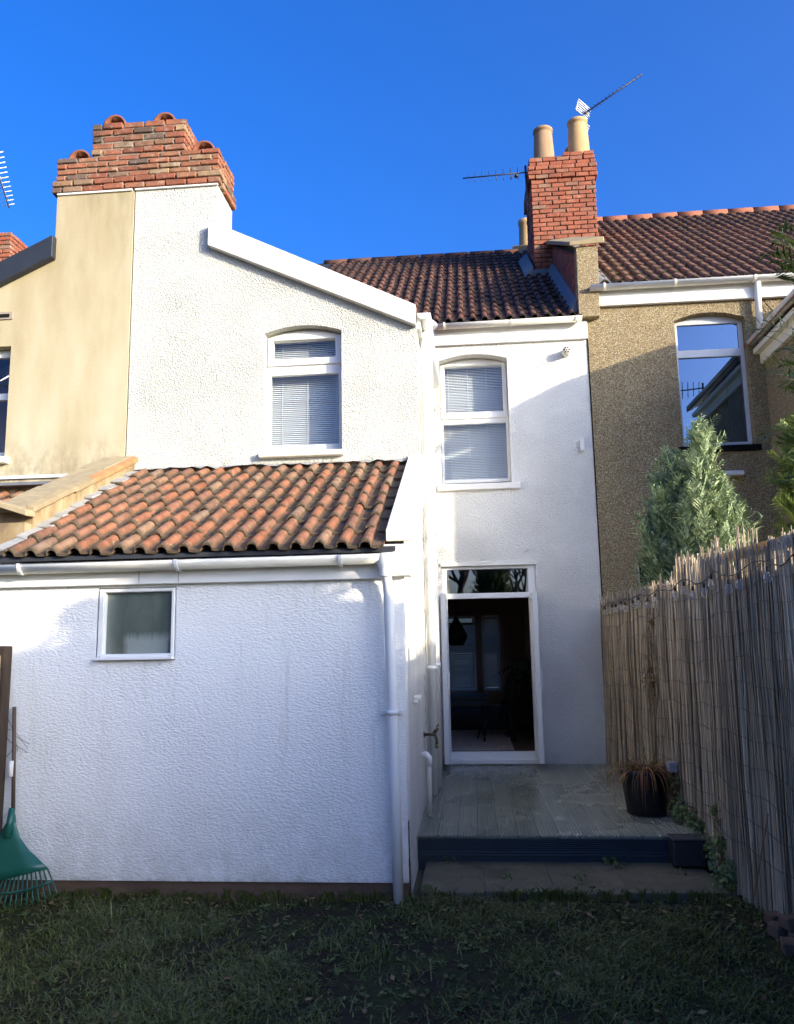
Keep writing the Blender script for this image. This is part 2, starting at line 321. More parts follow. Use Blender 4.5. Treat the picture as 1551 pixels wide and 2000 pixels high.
# ------------------------------------------------------------------ mesh helpers
class MB:
    def __init__(s): s.v = []; s.f = []; s.sm = []
    def add(s, vs, fs, smooth=False):
        b = len(s.v); s.v += [tuple(p) for p in vs]; s.f += [tuple(b + i for i in f) for f in fs]; s.sm += [smooth] * len(fs); return s
    def box(s, x0, x1, y0, y1, z0, z1):
        return s.add([(x0, y0, z0), (x1, y0, z0), (x1, y1, z0), (x0, y1, z0), (x0, y0, z1), (x1, y0, z1), (x1, y1, z1), (x0, y1, z1)],
                     [(0, 3, 2, 1), (4, 5, 6, 7), (0, 1, 5, 4), (1, 2, 6, 5), (2, 3, 7, 6), (3, 0, 4, 7)])
    def hexa(s, p): return s.add(p, [(0, 3, 2, 1), (4, 5, 6, 7), (0, 1, 5, 4), (1, 2, 6, 5), (2, 3, 7, 6), (3, 0, 4, 7)])
    def poly(s, outer, holes, a, b, axis='y'):
        """plate: outline (and holes) in the plane across `axis`, from a to b along it"""
        loops = [outer] + list(holes)
        mp = (lambda p, t: (p[0], t, p[1])) if axis == 'y' else ((lambda p, t: (t, p[0], p[1])) if axis == 'x' else (lambda p, t: (p[0], p[1], t)))
        flat = [p for l in loops for p in l]
        tr = tessellate_polygon([[Vector((p[0], p[1], 0)) for p in l] for l in loops])
        n = len(flat)
        vs = [mp(p, a) for p in flat] + [mp(p, b) for p in flat]
        fs = [tuple(t) for t in tr] + [tuple(i + n for i in reversed(t)) for t in tr]
        k = 0
        for l in loops:
            m = len(l)
            for i in range(m): fs.append((k + i, k + (i + 1) % m, n + k + (i + 1) % m, n + k + i))
            k += m
        return s.add(vs, fs)
    def tube(s, path, r, n=8, cap=True):
        P = [Vector(p) for p in path]; rs = r if isinstance(r, (list, tuple)) else [r] * len(P); vs = []; up = None
        for i, p in enumerate(P):
            d = (P[min(i + 1, len(P) - 1)] - P[max(i - 1, 0)]).normalized()
            a = d.orthogonal().normalized() if up is None else (up - d * up.dot(d)).normalized()
            up = a; b = d.cross(a)
            for k in range(n):
                t = 2 * PI * k / n; vs.append(p + (a * math.cos(t) + b * math.sin(t)) * rs[i])
        fs = []
        for i in range(len(P) - 1):
            for k in range(n): fs.append((i * n + k, i * n + (k + 1) % n, (i + 1) * n + (k + 1) % n, (i + 1) * n + k))
        s.add(vs, fs, True)
        if cap:
            s.add(vs[:n], [tuple(reversed(range(n)))]); s.add(vs[-n:], [tuple(range(n))])
        return s
    def lathe(s, prof, c, n=16, axis='z'):
        vs = []; m = len(prof)
        for (r, h) in prof:
            for k in range(n):
                t = 2 * PI * k / n; x, y = r * math.cos(t), r * math.sin(t)
                vs.append((c[0] + x, c[1] + y, c[2] + h) if axis == 'z' else ((c[0] + x, c[1] + h, c[2] + y) if axis == 'y' else (c[0] + h, c[1] + x, c[2] + y)))
        fs = [(i * n + k, i * n + (k + 1) % n, (i + 1) * n + (k + 1) % n, (i + 1) * n + k) for i in range(m - 1) for k in range(n)]
        return s.add(vs, fs, True)
    def mesh(s, name, mat, bevel=0, fix=True):
        me = bpy.data.meshes.new(name); me.from_pydata(s.v, [], s.f)
        me.polygons.foreach_set('use_smooth', s.sm)
        if fix or bevel:
            bm = bmesh.new(); bm.from_mesh(me)
            bmesh.ops.remove_doubles(bm, verts=bm.verts, dist=1e-5)
            bmesh.ops.recalc_face_normals(bm, faces=bm.faces)
            if bevel:
                es = [e for e in bm.edges if len(e.link_faces) == 2 and e.calc_face_angle(0) > .6]
                bmesh.ops.bevel(bm, geom=es, offset=bevel, segments=1, affect='EDGES', clamp_overlap=True)
            bm.to_mesh(me); bm.free()
        me.materials.append(mat); return me

LOC = {}
def link(o, parent=None):
    COL.objects.link(o)
    if parent is not None:
        o.parent = parent
        o.matrix_parent_inverse = Matrix.Translation(-Vector(LOC.get(parent.name, (0, 0, 0))))
    return o
def put(name, me, parent=None, label=None, kind=None):
    if isinstance(me, tuple): me = me[0].mesh(name, me[1], *(me[2:]))
    o = bpy.data.objects.new(name, me); link(o, parent)
    if label: o['label'] = label
    if kind: o['kind'] = kind
    return o
def thing(name, label, cat, loc=(0, 0, 0), group=None):
    o = bpy.data.objects.new(name, None); COL.objects.link(o); o.location = loc; o.empty_display_size = .2
    LOC[o.name] = tuple(loc); o['label'] = label; o['category'] = cat
    if group: o['group'] = group
    return o
def tag(o, label, cat, group=None, kind=None):
    o['label'] = label; o['category'] = cat
    if group: o['group'] = group
    if kind: o['kind'] = kind
    return o
def arch(x0, x1, z0, zs, rise, n=10):
    """outline of an opening with a segmental arch springing at zs"""
    pts = [(x0, z0), (x1, z0), (x1, zs)]
    for i in range(1, n): 
        t = i / n; pts.append((x1 + (x0 - x1) * t, zs + rise * 4 * t * (1 - t)))
    return pts + [(x0, zs)]
def rect(x0, x1, z0, z1): return [(x0, z0), (x1, z0), (x1, z1), (x0, z1)]

# ------------------------------------------------------------------ the ground
g = MB(); g.add([(-150, -150, -.012), (150, -150, -.012), (150, 150, -.012), (-150, 150, -.012)], [(0, 1, 2, 3)])
put('ground', (g, simple('garden_ground', (.12, .115, .07), .95, .1, .4, .8)), kind='structure')
n = 90; vs = []; fs = []
def lawn_z(x, y): return .012 * math.sin(x * 3.1 + y * 1.7) + .010 * math.sin(x * 7.3 - y * 5.1) + .006 * math.sin(x * 17 + y * 13) + .004
for j in range(n + 1):
    for i in range(n + 1):
        x = -3.3 + 5.1 * i / n; y = -3 + 8.5 * j / n; vs.append((x, y, .012 + lawn_z(x, y)))
for j in range(n):
    for i in range(n): a = j * (n + 1) + i; fs.append((a, a + 1, a + n + 2, a + n + 1))
g = MB(); g.add(vs, fs, True); put('lawn', (g, LAWN, 0, False), kind='structure')

# ------------------------------------------------------------------ tiles, bricks, windows
def tile_mesh(name, mat, wd=.155, ln=.41, seed=0):
    r = random.Random(seed); rw = wd * .50; prof = []
    for i in range(7):
        t = i / 6; prof.append((rw * (.5 - .5 * math.cos(PI * t)), .042 * math.sin(PI * t) ** .9 + .002))
    prof += [(rw + (wd - rw) * .25, -.002), (rw + (wd - rw) * .8, -.003), (wd + .004, .004)]
    th = .017; vs = []; fs = []; k = len(prof)
    for y, dz in ((0, r.uniform(-.003, .003)), (ln, 0)):
        for (x, z) in prof: vs.append((x, y + (r.uniform(-.004, .004) if y == 0 else 0), z + th + dz))
        for (x, z) in prof: vs.append((x, y, z + dz))
    for i in range(k - 1):
        fs += [(i, i + 1, 2 * k + i + 1, 2 * k + i), (i + 1, i, k + i, k + i + 1)]
        fs += [(k + i + 1, k + i, 3 * k + i, 3 * k + i + 1)]
    fs += [(0, 2 * k, 3 * k, k), (k - 1, 2 * k - 1, 4 * k - 1, 3 * k - 1)]
    me = bpy.data.meshes.new(name); me.from_pydata(vs, [], fs); me.materials.append(mat)
    bm = bmesh.new(); bm.from_mesh(me); bmesh.ops.recalc_face_normals(bm, faces=bm.faces); bm.to_mesh(me); bm.free()
    return me
def lay_tiles(roof, mat, x0, cols, y0, z0, slope, rows, gauge, wd, skip=None, limit=300, near=None, seed=1):
    """tiles as sub-parts of a roof facing -Y; the 300 that show largest singly, the others joined"""
    r = random.Random(seed); ms = [tile_mesh('roof_tile', mat, wd, gauge + .09, seed + k) for k in range(5)]
    th = math.atan(slope); spots = []
    for j in range(rows):
        for i in range(cols):
            x = x0 + i * wd + r.uniform(-.003, .003); d = j * gauge + r.uniform(-.010, .010) + .012 * math.sin(x * 2.1 + j * 1.3)
            y = y0 + d * math.cos(th); z = z0 + d * math.sin(th)
            if skip and skip(x + wd / 2, y + .1, z): continue
            spots.append((x, y, z, r.uniform(-.026, .026), r.uniform(.045, .078), r.uniform(-.03, .03), r.randrange(5)))
    spots.sort(key=lambda s: near(s) if near else s[1])
    rest = MB()
    for k, (x, y, z, rz, tilt, ry, mi) in enumerate(spots):
        mt = Matrix.Translation((x, y, z)) @ Matrix.Rotation(th - tilt, 4, 'X') @ Matrix.Rotation(ry, 4, 'Y') @ Matrix.Rotation(rz, 4, 'Z')
        if k < limit:
            o = bpy.data.objects.new('roof_tile', ms[mi]); COL.objects.link(o); o.parent = roof; o.matrix_basis = mt
        else:
            me = ms[mi]; rest.add([mt @ v.co for v in me.vertices], [tuple(p.vertices) for p in me.polygons])
    if rest.v:
        m2 = mat.copy(); m2.name = mat.name + '_joined'
        t = m2.node_tree
        geo = t.nodes.new('ShaderNodeNewGeometry')
        for nd in list(t.nodes):
            if nd.type == 'OBJECT_INFO':
                for lk in list(nd.outputs['Random'].links): t.links.new(geo.outputs['Random Per Island'], lk.to_socket)
        # joined tiles lie in world axes, so pan and edge weathering come from noise alone
        for nd in list(t.nodes):
            if nd.type == 'SEPXYZ':
                nz = t.nodes.new('ShaderNodeTexNoise'); nz.inputs['Scale'].default_value = 9
                mm = t.nodes.new('ShaderNodeMath'); mm.operation = 'MULTIPLY'; mm.inputs[1].default_value = .075; t.links.new(nz.outputs['Fac'], mm.inputs[0])
                for so_ in (nd.outputs[1], nd.outputs[2]):
                    for lk in list(so_.links): t.links.new(mm.outputs[0], lk.to_socket)
        put('roof_tile', (rest, m2, 0, False), roof, kind='stuff')

def brick_mesh(lx, ly, lz, mat, seed):
    r = random.Random(seed); m = MB(); b = .006
    m.box(0, lx, 0, ly, 0, lz)
    m.v = [(x + r.uniform(-.006, .006), y + r.uniform(-.004, .006), z + r.uniform(-.005, .005)) for x, y, z in m.v]
    return m.mesh('brick', mat, .006)
BM = {}
def brick(parent, x0, x1, y0, y1, z0, z1, mat, r):
    key = (mat.name, round(x1 - x0, 2), round(y1 - y0, 2), round(z1 - z0, 3))
    if key not in BM: BM[key] = [brick_mesh(key[1], key[2], key[3], mat, s) for s in range(4)]
    o = bpy.data.objects.new('brick', r.choice(BM[key])); link(o, parent)
    o.location = (x0 + r.uniform(-.004, .004), y0 + r.uniform(-.009, .007), z0 + r.uniform(-.003, .003)); o.rotation_euler = (0, 0, r.uniform(-.012, .012))
def brick_stack(parent, x0, x1, y0, y1, z0, z1, mat, L=.225, H=.074, jt=.014, sides='FLRB', seed=0, off=None):
    r = random.Random(seed); rows = max(1, round((z1 - z0) / H)); h = (z1 - z0) / rows; D = .10
    for j in range(rows):
        za = z0 + j * h + jt / 2; zb = z0 + (j + 1) * h - jt / 2
        o = (0 if (j % 2) else L / 2)
        if 'F' in sides:
            e = [x0] + [x0 + o + k * L for k in range(40) if x0 + .05 < x0 + o + k * L < x1 - .05] + [x1]
            for a, b in zip(e[:-1], e[1:]): brick(parent, a + (jt / 2 if a > x0 else 0), b - (jt / 2 if b < x1 else 0), y0, y0 + D, za, zb, mat, r)
        for sd_ in 'LR':
            if sd_ in sides:
                ya = y0 + D + jt; e = [ya] + [ya + (L - o if o else L / 2) + k * L for k in range(20) if ya + .05 < ya + (L - o if o else L / 2) + k * L < y1 - .05] + [y1]
                xa = x0 if sd_ == 'L' else x1 - D
                for a, b in zip(e[:-1], e[1:]): brick(parent, xa, xa + D, a, b - (jt if b < y1 else 0), za, zb, mat, r)

def frame_window(root, name, outer, panes, y, depth, mat, glass, sashes=(), label=None):
    """a window part: frame plate with holes, then panes and proud opening sashes as sub-parts"""
    m = MB(); m.poly(outer, [rect(*p) for p in panes], y, y + depth)
    wn = put(name, (m, mat, .004), root, label)
    for (so_, si) in sashes:
        m = MB(); m.poly(so_, [rect(*si)], y - .022, y - .002); put('sash', (m, mat, .004), wn)
    for p in panes:
        m = MB(); m.box(p[0] + .002, p[1] - .002, y + depth * .42, y + depth * .42 + .006, p[2] + .002, p[3] - .002); put('pane', (m, glass), wn)
    return wn
def blind(label, x0, x1, z0, z1, y, pitch, cords, tilt=.55, wd=.024, loc=None):
    b = thing('venetian_blind', label, 'blind', (round((x0 + x1) / 2, 2), y, z1), 'venetian blinds inside the windows')
    m = MB(); m.add([(-.0, 0, 0)], []); m = MB()
    hw = (x1 - x0) / 2; c, s_ = math.cos(tilt) * wd / 2, math.sin(tilt) * wd / 2
    m.add([(-hw, -c, -s_), (hw, -c, -s_), (hw, 0, .0015), (-hw, 0, .0015), (hw, c, s_), (-hw, c, s_)], [(0, 1, 2, 3), (3, 2, 4, 5)], True)
    me = m.mesh('slat', BLIND, 0, False); xc = (x0 + x1) / 2
    n_ = int((z1 - z0 - .04) / pitch)
    for i in range(n_):
        o = bpy.data.objects.new('slat', me); link(o, b); o.location = (xc + random.uniform(-.001, .001), y, z1 - .04 - i * pitch); o.rotation_euler = (random.uniform(-.06, .06), random.uniform(-.0015, .0015), 0)
    put('headrail', (MB().box(x0, x1, y - .014, y + .014, z1 - .03, z1), BLIND), b)
    put('bottom_rail', (MB().box(x0, x1, y - .011, y + .011, z0, z0 + .012), BLIND), b)
    for cx_ in cords: put('cord', (MB().tube([(cx_, y - .014, z0), (cx_, y - .014, z1 - .03)], .0022, 5), BLIND), b)
    return b

# gutter (half-round trough) along X or Y
def gutter_mb(a, b, r=.055, axis='x', n=9):
    a, b = Vector(a), Vector(b); m = MB(); th = .004; vs = []
    for p in (a, b):
        for rr in (r, r - th):
            for k in range(n):
                t = PI + PI * k / (n - 1); dx, dz = rr * math.cos(t), rr * math.sin(t)
                vs.append((p.x, p.y + dx, p.z + dz) if axis == 'x' else (p.x + dx, p.y, p.z + dz))
    fs = []
    for i in range(n - 1):
        fs += [(i, i + 1, 2 * n + i + 1, 2 * n + i), (n + i + 1, n + i, 3 * n + i, 3 * n + i + 1), (i, n + i, n + i + 1, i + 1), (2 * n + i + 1, 3 * n + i + 1, 3 * n + i, 2 * n + i)]
    fs += [(0, 2 * n, 3 * n, n), (n - 1, 2 * n - 1, 4 * n - 1, 3 * n - 1)]
    m.add(vs, fs, True)
    # end caps
    for q in (a, b):
        c = [(q.x, q.y + r * math.cos(PI + PI * k / (n - 1)), q.z + r * math.sin(PI + PI * k / (n - 1))) if axis == 'x' else (q.x + r * math.cos(PI + PI * k / (n - 1)), q.y, q.z + r * math.sin(PI + PI * k / (n - 1))) for k in range(n)]
        m.add(c, [tuple(range(n))])
    return m
def clip_mb(x, y, z, r, axis='x', n=9, wd=.022):
    m = MB(); vs = []
    for s_ in (-wd / 2, wd / 2):
        for rr in (r + .009, r + .001):
            for k in range(n):
                t = PI * .98 + PI * 1.04 * k / (n - 1); dx, dz = rr * math.cos(t), rr * math.sin(t)
                vs.append((x + s_, y + dx, z + dz) if axis == 'x' else (x + dx, y + s_, z + dz))
    fs = []
    for i in range(n - 1): fs += [(i, i + 1, 2 * n + i + 1, 2 * n + i), (n + i + 1, n + i, 3 * n + i, 3 * n + i + 1), (i, n + i, n + i + 1, i + 1), (2 * n + i + 1, 3 * n + i + 1, 3 * n + i, 2 * n + i)]
    fs += [(0, 2 * n, 3 * n, n), (n - 1, 2 * n - 1, 4 * n - 1, 3 * n - 1)]
    return m.add(vs, fs)

# ================================================================== WHITE HOUSE
WX = -.457                      # face of the outrigger's side wall
PX = -3.39                      # party line with the tan house
house = thing('terraced_house', 'white roughcast terraced house with tiled lean-to and open patio door', 'house', (-1, 10, 0))
TW = .30

# walls
w2 = arch(-.325, .535, 3.57, 5.175, .075)
m = MB(); m.poly(rect(WX, 1.54, -.1, 5.62), [w2, rect(-.36, .775, .245, 2.555)], 10, 10 + TW); put('rear_wall', (m, WHITE_P), house)
m = MB(); m.poly([(5.75, -.1), (10, -.1), (10, 4.78), (8.0, 4.78), (8.0, 3.17), (7.70, 3.17), (5.75, 2.24)], [], WX - TW, WX, 'x'); put('side_wall', (m, WHITE_P), house)
w1 = arch(-1.995, -1.213, 3.50, 4.735, .07)
m = MB(); m.poly([(PX, 2.4), (WX - TW - .01, 2.4), (WX - TW - .01, 3.172), (WX, 3.172), (WX, 4.76), (-2.51, 5.74), (-2.51, 6.395), (PX, 6.395)], [w1], 7.7, 8.0); put('gable_wall', (m, WHITE_R), house)
put('stack_side', (MB().box(-2.81, -2.51, 8.0, 8.23, 5.3, 6.395), WHITE_R), house)
m = MB(); m.poly(rect(-3.62, WX, .125, 2.14), [rect(-2.585, -2.025, 1.545, 2.045)], 5.5, 5.75); put('extension_wall', (m, TYRO), house)
m = MB(); n_ = 40
for a, b in ((-3.62, WX - .004),):
    xs = [a + (b - a) * i / n_ for i in range(n_ + 1)]; tp = [.125] * (n_ + 1)
    vs = [(x, 5.525 + random.uniform(-.006, .006), -.05) for x in xs] + [(x, 5.52 + random.uniform(-.008, .008), .124) for x in xs]
    m.add(vs, [(i, i + 1, n_ + 2 + i, n_ + 1 + i) for i in range(n_)], True)
    m.box(a, b, 5.54, 5.74, -.05, .12)
put('plinth', (m, PLINTH, 0, False), house)
# flaking render at the corner foot
m = MB(); r = random.Random(5)
for i in range(9):
    z = .08 + i * .045; q = .055 * math.exp(-i * .22)
    m.box(WX - .004, WX + .003, 5.53 + r.uniform(-.01, .02), 5.58 + q + r.uniform(0, .03), z, z + .05)
put('bare_patch', (m, PLINTH), house)

# interior shell
put('room_floor', (MB().box(-3.3, 1.5, 10.3, 18.3, .12, .262), INT_FLOOR), house)
put('upper_floor', (MB().box(-3.3, 1.5, 10.3, 18.3, 2.66, 2.9), INT_CEIL), house)
put('room_wall', (MB().box(1.12, 1.24, 10.3, 18.3, .27, 2.65), INT_WALL), house)
put('party_wall', (MB().box(1.54, 1.75, 10, 19, -.1, 5.8).box(-3.5, -3.39, 8.0, 19, -.1, 6.2), INT_WALL), house)
m = MB(); m.poly(rect(-3.39, 1.54, -.1, 5.6), [rect(-.62, .03, .62, 2.22), rect(.20, .56, .62, 2.22)], 18.3, 18.6); put('street_wall', (m, INT_WALL), house)
put('upper_partition', (MB().box(-3.3, WX - TW, 10.31, 10.4, -.1, 5.6).box(-3.3, 1.5, 12.6, 12.7, 2.91, 5.6), INT_WALL), house)
for a, b in ((-.62, .03), (.20, .56)):
    frame_window(house, 'bay_window', rect(a + .002, b - .002, .622, 2.218), [(a + .05, b - .05, .67, 1.62), (a + .05, b - .05, 1.67, 2.17)], 18.4, .06, PVC, GLASS)

# upper windows
f1 = arch(-1.993, -1.215, 3.54, 4.733, .07)
win = frame_window(house, 'window', f1, [(-1.955, -1.262, 3.60, 4.33), (-1.93, -1.293, 4.50, 4.69)], 7.82, .06, PVC, GLASS,
                   [([(-1.985, 4.425), (-1.223, 4.425), (-1.223, 4.72), (-1.40, 4.763), (-1.605, 4.778), (-1.81, 4.763), (-1.985, 4.72)], (-1.933, -1.29, 4.497, 4.693))])
m = MB(); m.box(-2.03, -1.19, 7.63, 7.82, 3.445, 3.50); put('sill', (m, SILL, .008), win)
f2 = arch(-.323, .533, 3.62, 5.173, .075)
win = frame_window(house, 'window', f2, [(-.292, .502, 3.665, 4.385), (-.262, .475, 4.535, 5.15)], 10.17, .06, PVC, GLASS,
                   [([(-.315, 4.45), (.525, 4.45), (.525, 5.165), (.30, 5.212), (.1, 5.228), (-.1, 5.212), (-.315, 5.165)], (-.265, .478, 4.532, 5.153))])
m = MB(); m.box(-.38, .64, 9.95, 10.17, 3.49, 3.568); put('sill', (m, SILL_W, .008), win)
blind('white slatted blind behind the arched window above the lean-to tiles', -1.98, -1.225, 3.55, 4.77, 7.955, .0205, (-1.86, -1.60, -1.30), .78)
blind('white slatted blind behind the upper window beside the downpipes', -.31, .52, 3.62, 5.20, 10.295, .0215, (-.22, .03, .27), .78)
blind('dark slatted blind in the bay window left of the pendant lamp cord', -.61, .02, .63, 2.08, 18.25, .05, (-.45, -.1), 1.15, .052)
blind('narrow slatted blind in the bay window seen mid doorway', .21, .55, .63, 2.20, 18.25, .05, (.28, .48), 1.15, .052)

# small extension window
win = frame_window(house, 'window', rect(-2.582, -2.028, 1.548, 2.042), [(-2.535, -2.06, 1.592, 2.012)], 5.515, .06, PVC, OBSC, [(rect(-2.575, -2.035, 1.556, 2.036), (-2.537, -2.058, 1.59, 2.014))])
put('sill', (MB().box(-2.582, -2.03, 5.455, 5.515, 1.55, 1.572), PVC, .004), win)
for x in (-2.555, -2.06): put('drain_cap', (MB().lathe([(0, -.004), (.010, -.004), (.010, .004), (0, .004)], (x, 5.488, 1.566), 8, 'y'), BLACKP), win)

# patio door
fr = MB(); fr.poly(rect(-.358, .773, .262, 2.552), [rect(-.298, .683, 2.225, 2.515), rect(-.298, .683, .36, 2.16)], 10.03, 10.10)
door_frame = put('door_frame', (fr, PVC, .004), house)
put('pane', (MB().box(-.296, .681, 10.055, 10.062, 2.227, 2.513), GLASS_T), door_frame)
put('threshold', (MB().box(-.37, .785, 9.90, 10.03, .235, .285), PVC, .005), door_frame)
put('lintel', (MB().box(-.37, .79, 9.978, 10.0, 2.552, 2.60), PAINT, .003), house)
def leaf(hx, ang, sgn):
    d = put('door', (MB().poly(rect(.003, .555, 0, 1.90), [rect(.07, .49, .09, 1.82)], -.03, .03), PVC, .004), house)
    d.matrix_parent_inverse = Matrix.Translation(-Vector(LOC[house.name]))
    d.location = (hx, 10.0, .30); d.rotation_euler = (0, 0, ang)
    for nm, mm, mt in (('pane', MB().box(.072, .488, -.004, .004, .092, 1.818), GLASS), ('handle', MB().box(.505, .53, .031 if sgn > 0 else -.052, .052 if sgn > 0 else -.031, .82, 1.02), ALU)):
        o = bpy.data.objects.new(nm, mm.mesh(nm, mt)); COL.objects.link(o); o.parent = d
    for zz in (.2, .95, 1.7):
        o = bpy.data.objects.new('hinge', MB().tube([(-.005, 0, zz), (-.005, 0, zz + .09)], .012, 8).mesh('hinge', ALU)); COL.objects.link(o); o.parent = d
leaf(.72, -rad(91), 1); leaf(-.335, -rad(89.5), 1)

# lean-to roof
E0, EZ, SL = 5.37, 2.245, .465
lean = MB(); lean.hexa([(-3.28, 5.48, EZ + .03), (WX - .02, 5.48, EZ + .03), (WX - .02, 7.7, EZ + .02 + SL * 2.22), (-3.28, 7.7, EZ + .02 + SL * 2.22),
                        (-3.28, 5.48, EZ + .065), (WX - .02, 5.48, EZ + .065), (WX - .02, 7.7, EZ + .055 + SL * 2.22), (-3.28, 7.7, EZ + .055 + SL * 2.22)])
lean_roof = put('lean_to_roof', (lean, FELT), house)
lay_tiles(lean_roof, T_ORANGE, -3.215, 17, E0, EZ + .02, SL, 8, .318, .155, skip=lambda x, y, z: x > -.60, seed=11)
put('eaves_felt', (MB().hexa([(-3.5, 5.40, 2.235), (-.50, 5.40, 2.235), (-.50, 5.5, 2.27), (-3.5, 5.5, 2.27), (-3.5, 5.40, 2.262), (-.50, 5.40, 2.262), (-.50, 5.5, 2.30), (-3.5, 5.5, 2.30)]), FELT), house)
put('fascia_board', (MB().box(-3.62, -.60, 5.455, 5.498, 2.062, 2.232), PVC, .004), house)
put('fascia_end', (MB().box(-.598, -.40, 5.44, 5.56, 2.075, 2.29), PAINT, .005), house)
# grey cement fillets stepping up the left verge and flashing under the gable
r = random.Random(3)
for i in range(9):
    d = i * .282; y0, z0 = E0 + .02 + d * .907, EZ + .028 + d * .42; xr = -3.185 + r.uniform(-.03, .025); q = r.uniform(-.008, .008); w_ = r.uniform(-.03, .02)
    m = MB(); m.hexa([(-3.30, y0 + w_, z0 + .045), (xr, y0 - .02 + w_, z0 + .03 + q), (xr + r.uniform(-.02, .02), y0 + .30, z0 + .150), (-3.30, y0 + .30, z0 + .165),
            (-3.30, y0 + w_, z0 + .068), (xr, y0 - .02 + w_, z0 + .048 + q), (xr + r.uniform(-.02, .02), y0 + .30, z0 + .162), (-3.30, y0 + .30, z0 + .18)])
    put('verge_slip', (m, CEMENT, .003), lean_roof)
m = MB(); n_ = 36
xs = [-3.28 + (2.72) * i / n_ for i in range(n_ + 1)]
lo = [(x, 7.62 + r.uniform(-.035, .03), EZ + .085 + SL * 2.21 + r.uniform(-.01, .02)) for x in xs]; hi = [(x, 7.698, EZ + .065 + SL * 2.33 + r.uniform(-.006, .006)) for x in xs]
m.add(lo + hi, [(i, i + 1, n_ + 2 + i, n_ + 1 + i) for i in range(n_)], True)
put('roof_flashing', (m, CEMENT, 0, False), house)
# white sloping parapet board on the right verge
vz = lambda y: 2.315 + (y - 5.44) * .465
m = MB(); m.hexa([(-.565, 5.43, vz(5.43) - .005), (-.385, 5.43, vz(5.43) - .005), (-.385, 7.69, vz(7.69) - .01), (-.565, 7.69, vz(7.69) - .01),
                  (-.565, 5.43, vz(5.43) + .075), (-.385, 5.43, vz(5.43) + .075), (-.385, 7.69, vz(7.69) + .06), (-.565, 7.69, vz(7.69) + .06)])
put('verge_board', (m, CREAM, .006), house)
m = MB(); m.hexa([(WX + .002, 5.55, 2.08), (-.40, 5.55, 2.08), (-.40, 7.69, 3.10), (WX + .002, 7.69, 3.10), (WX + .002, 5.55, vz(5.55) - .01), (-.40, 5.55, vz(5.55) - .01), (-.40, 7.69, vz(7.69) - .015), (WX + .002, 7.69, vz(7.69) - .015)])
put('side_fascia', (m, PAINT, .004), house)
gut = put('gutter', (gutter_mb((-3.62, 5.385, 2.205), (-.60, 5.385, 2.215), .062), PVC_OLD, 0, False), house)
for x in (-3.08, -1.975, -.86): put('gutter_bracket', (clip_mb(x, 5.385, 2.209, .062), PVC, 0, False), gut)
for x in (-2.28, -2.0): put('board_joint', (MB().box(x, x + .004, 5.452, 5.4545, 2.07, 2.2), CEMENT), house)
# downpipe at the extension corner
pp = put('downpipe', (MB().tube([(-.565, 5.385, 2.17), (-.565, 5.385, 2.10), (-.555, 5.415, 2.03), (-.55, 5.425, 1.95), (-.53, 5.425, .8), (-.515, 5.415, .03)], .034, 14), PVC), house)
put('outlet', (MB().lathe([(.062, .10), (.062, .05), (.042, .0), (.040, -.05)], (-.565, 5.385, 2.12), 14), PVC), pp)
put('pipe_clip', (MB().lathe([(.036, -.014), (.042, -.014), (.042, .014), (.036, .014)], (-.540, 5.425, 1.19), 14).box(-.61, -.585, 5.45, 5.495, 1.18, 1.2).box(-.497, -.47, 5.45, 5.495, 1.18, 1.2), PVC), pp)

# outrigger verge: white bargeboard, roof, gutter along the side
m = MB(); m.poly([(WX - .005, 4.715), (WX - .005, 4.925), (-2.345, 5.85), (-2.50, 5.925), (-2.575, 5.93), (-2.575, 5.69)], [], 7.62, 7.695); put('bargeboard', (m, PAINT, .004), house)
m = MB(); m.poly([(WX + .01, 4.86), (WX + .01, 4.90), (-2.505, 5.87), (-2.505, 5.80)], [], 7.70, 12.2).poly([(-2.505, 5.80), (-2.505, 5.87), (-3.39, 6.28), (-3.39, 6.22)], [], 8.24, 12.2); put('outrigger_roof', (m, T_BROWN), house)
g2 = put('gutter', (gutter_mb((-.385, 7.66, 4.85), (-.385, 9.9, 4.85), .068, 'y'), PVC, 0, False), house)
put('soffit', (MB().box(WX + .002, -.42, 7.70, 9.98, 4.70, 4.855), PVC), house)
for y in (7.9, 8.8): put('gutter_bracket', (clip_mb(-.385, y, 4.85, .068, 'y'), PVC, 0, False), g2)
# downpipes in the corner
p1 = put('downpipe', (MB().tube([(-.385, 7.98, 4.80), (-.395, 7.96, 4.6), (-.40, 7.95, 4.45), (-.40, 7.95, .24)], .042, 14), PVC), house)
p2 = put('downpipe', (MB().tube([(-.36, 9.60, 5.50), (-.38, 8.9, 5.25), (-.385, 8.35, 5.0), (-.385, 8.35, .24)], .046, 14), PVC), house)
for (p_, y, z) in ((p1, 7.95, 1.40), (p2, 8.35, 1.42), (p1, 7.95, 3.2), (p2, 8.35, 4.1)):
    put('pipe_clip', (MB().lathe([(.047, -.02), (.054, -.02), (.054, .02), (.047, .02)], (-.40 if p_ is p1 else -.385, y, z), 14).box(WX, -.42, y - .02, y + .02, z - .018, z + .018), PVC), p_)
wp = put('waste_pipe', (MB().tube([(WX, 7.0, .72), (-.42, 7.0, .72), (-.398, 7.0, .70), (-.395, 7.0, .66), (-.395, 7.0, .235)], .021, 10), PVC_OLD), house)
put('pipe_elbow', (MB().tube([(-.44, 7.0, .722), (-.415, 7.0, .72), (-.395, 7.0, .70), (-.395, 7.0, .63)], .027, 10), PVC), wp)
put('overflow_pipe', (MB().tube([(-.345, 10.01, 4.95), (-.345, 9.93, 4.93), (-.345, 9.92, 4.85), (-.345, 9.92, 4.62), (-.335, 9.92, 4.57), (-.31, 9.95, 4.55)], .022, 9), CREAM), house)
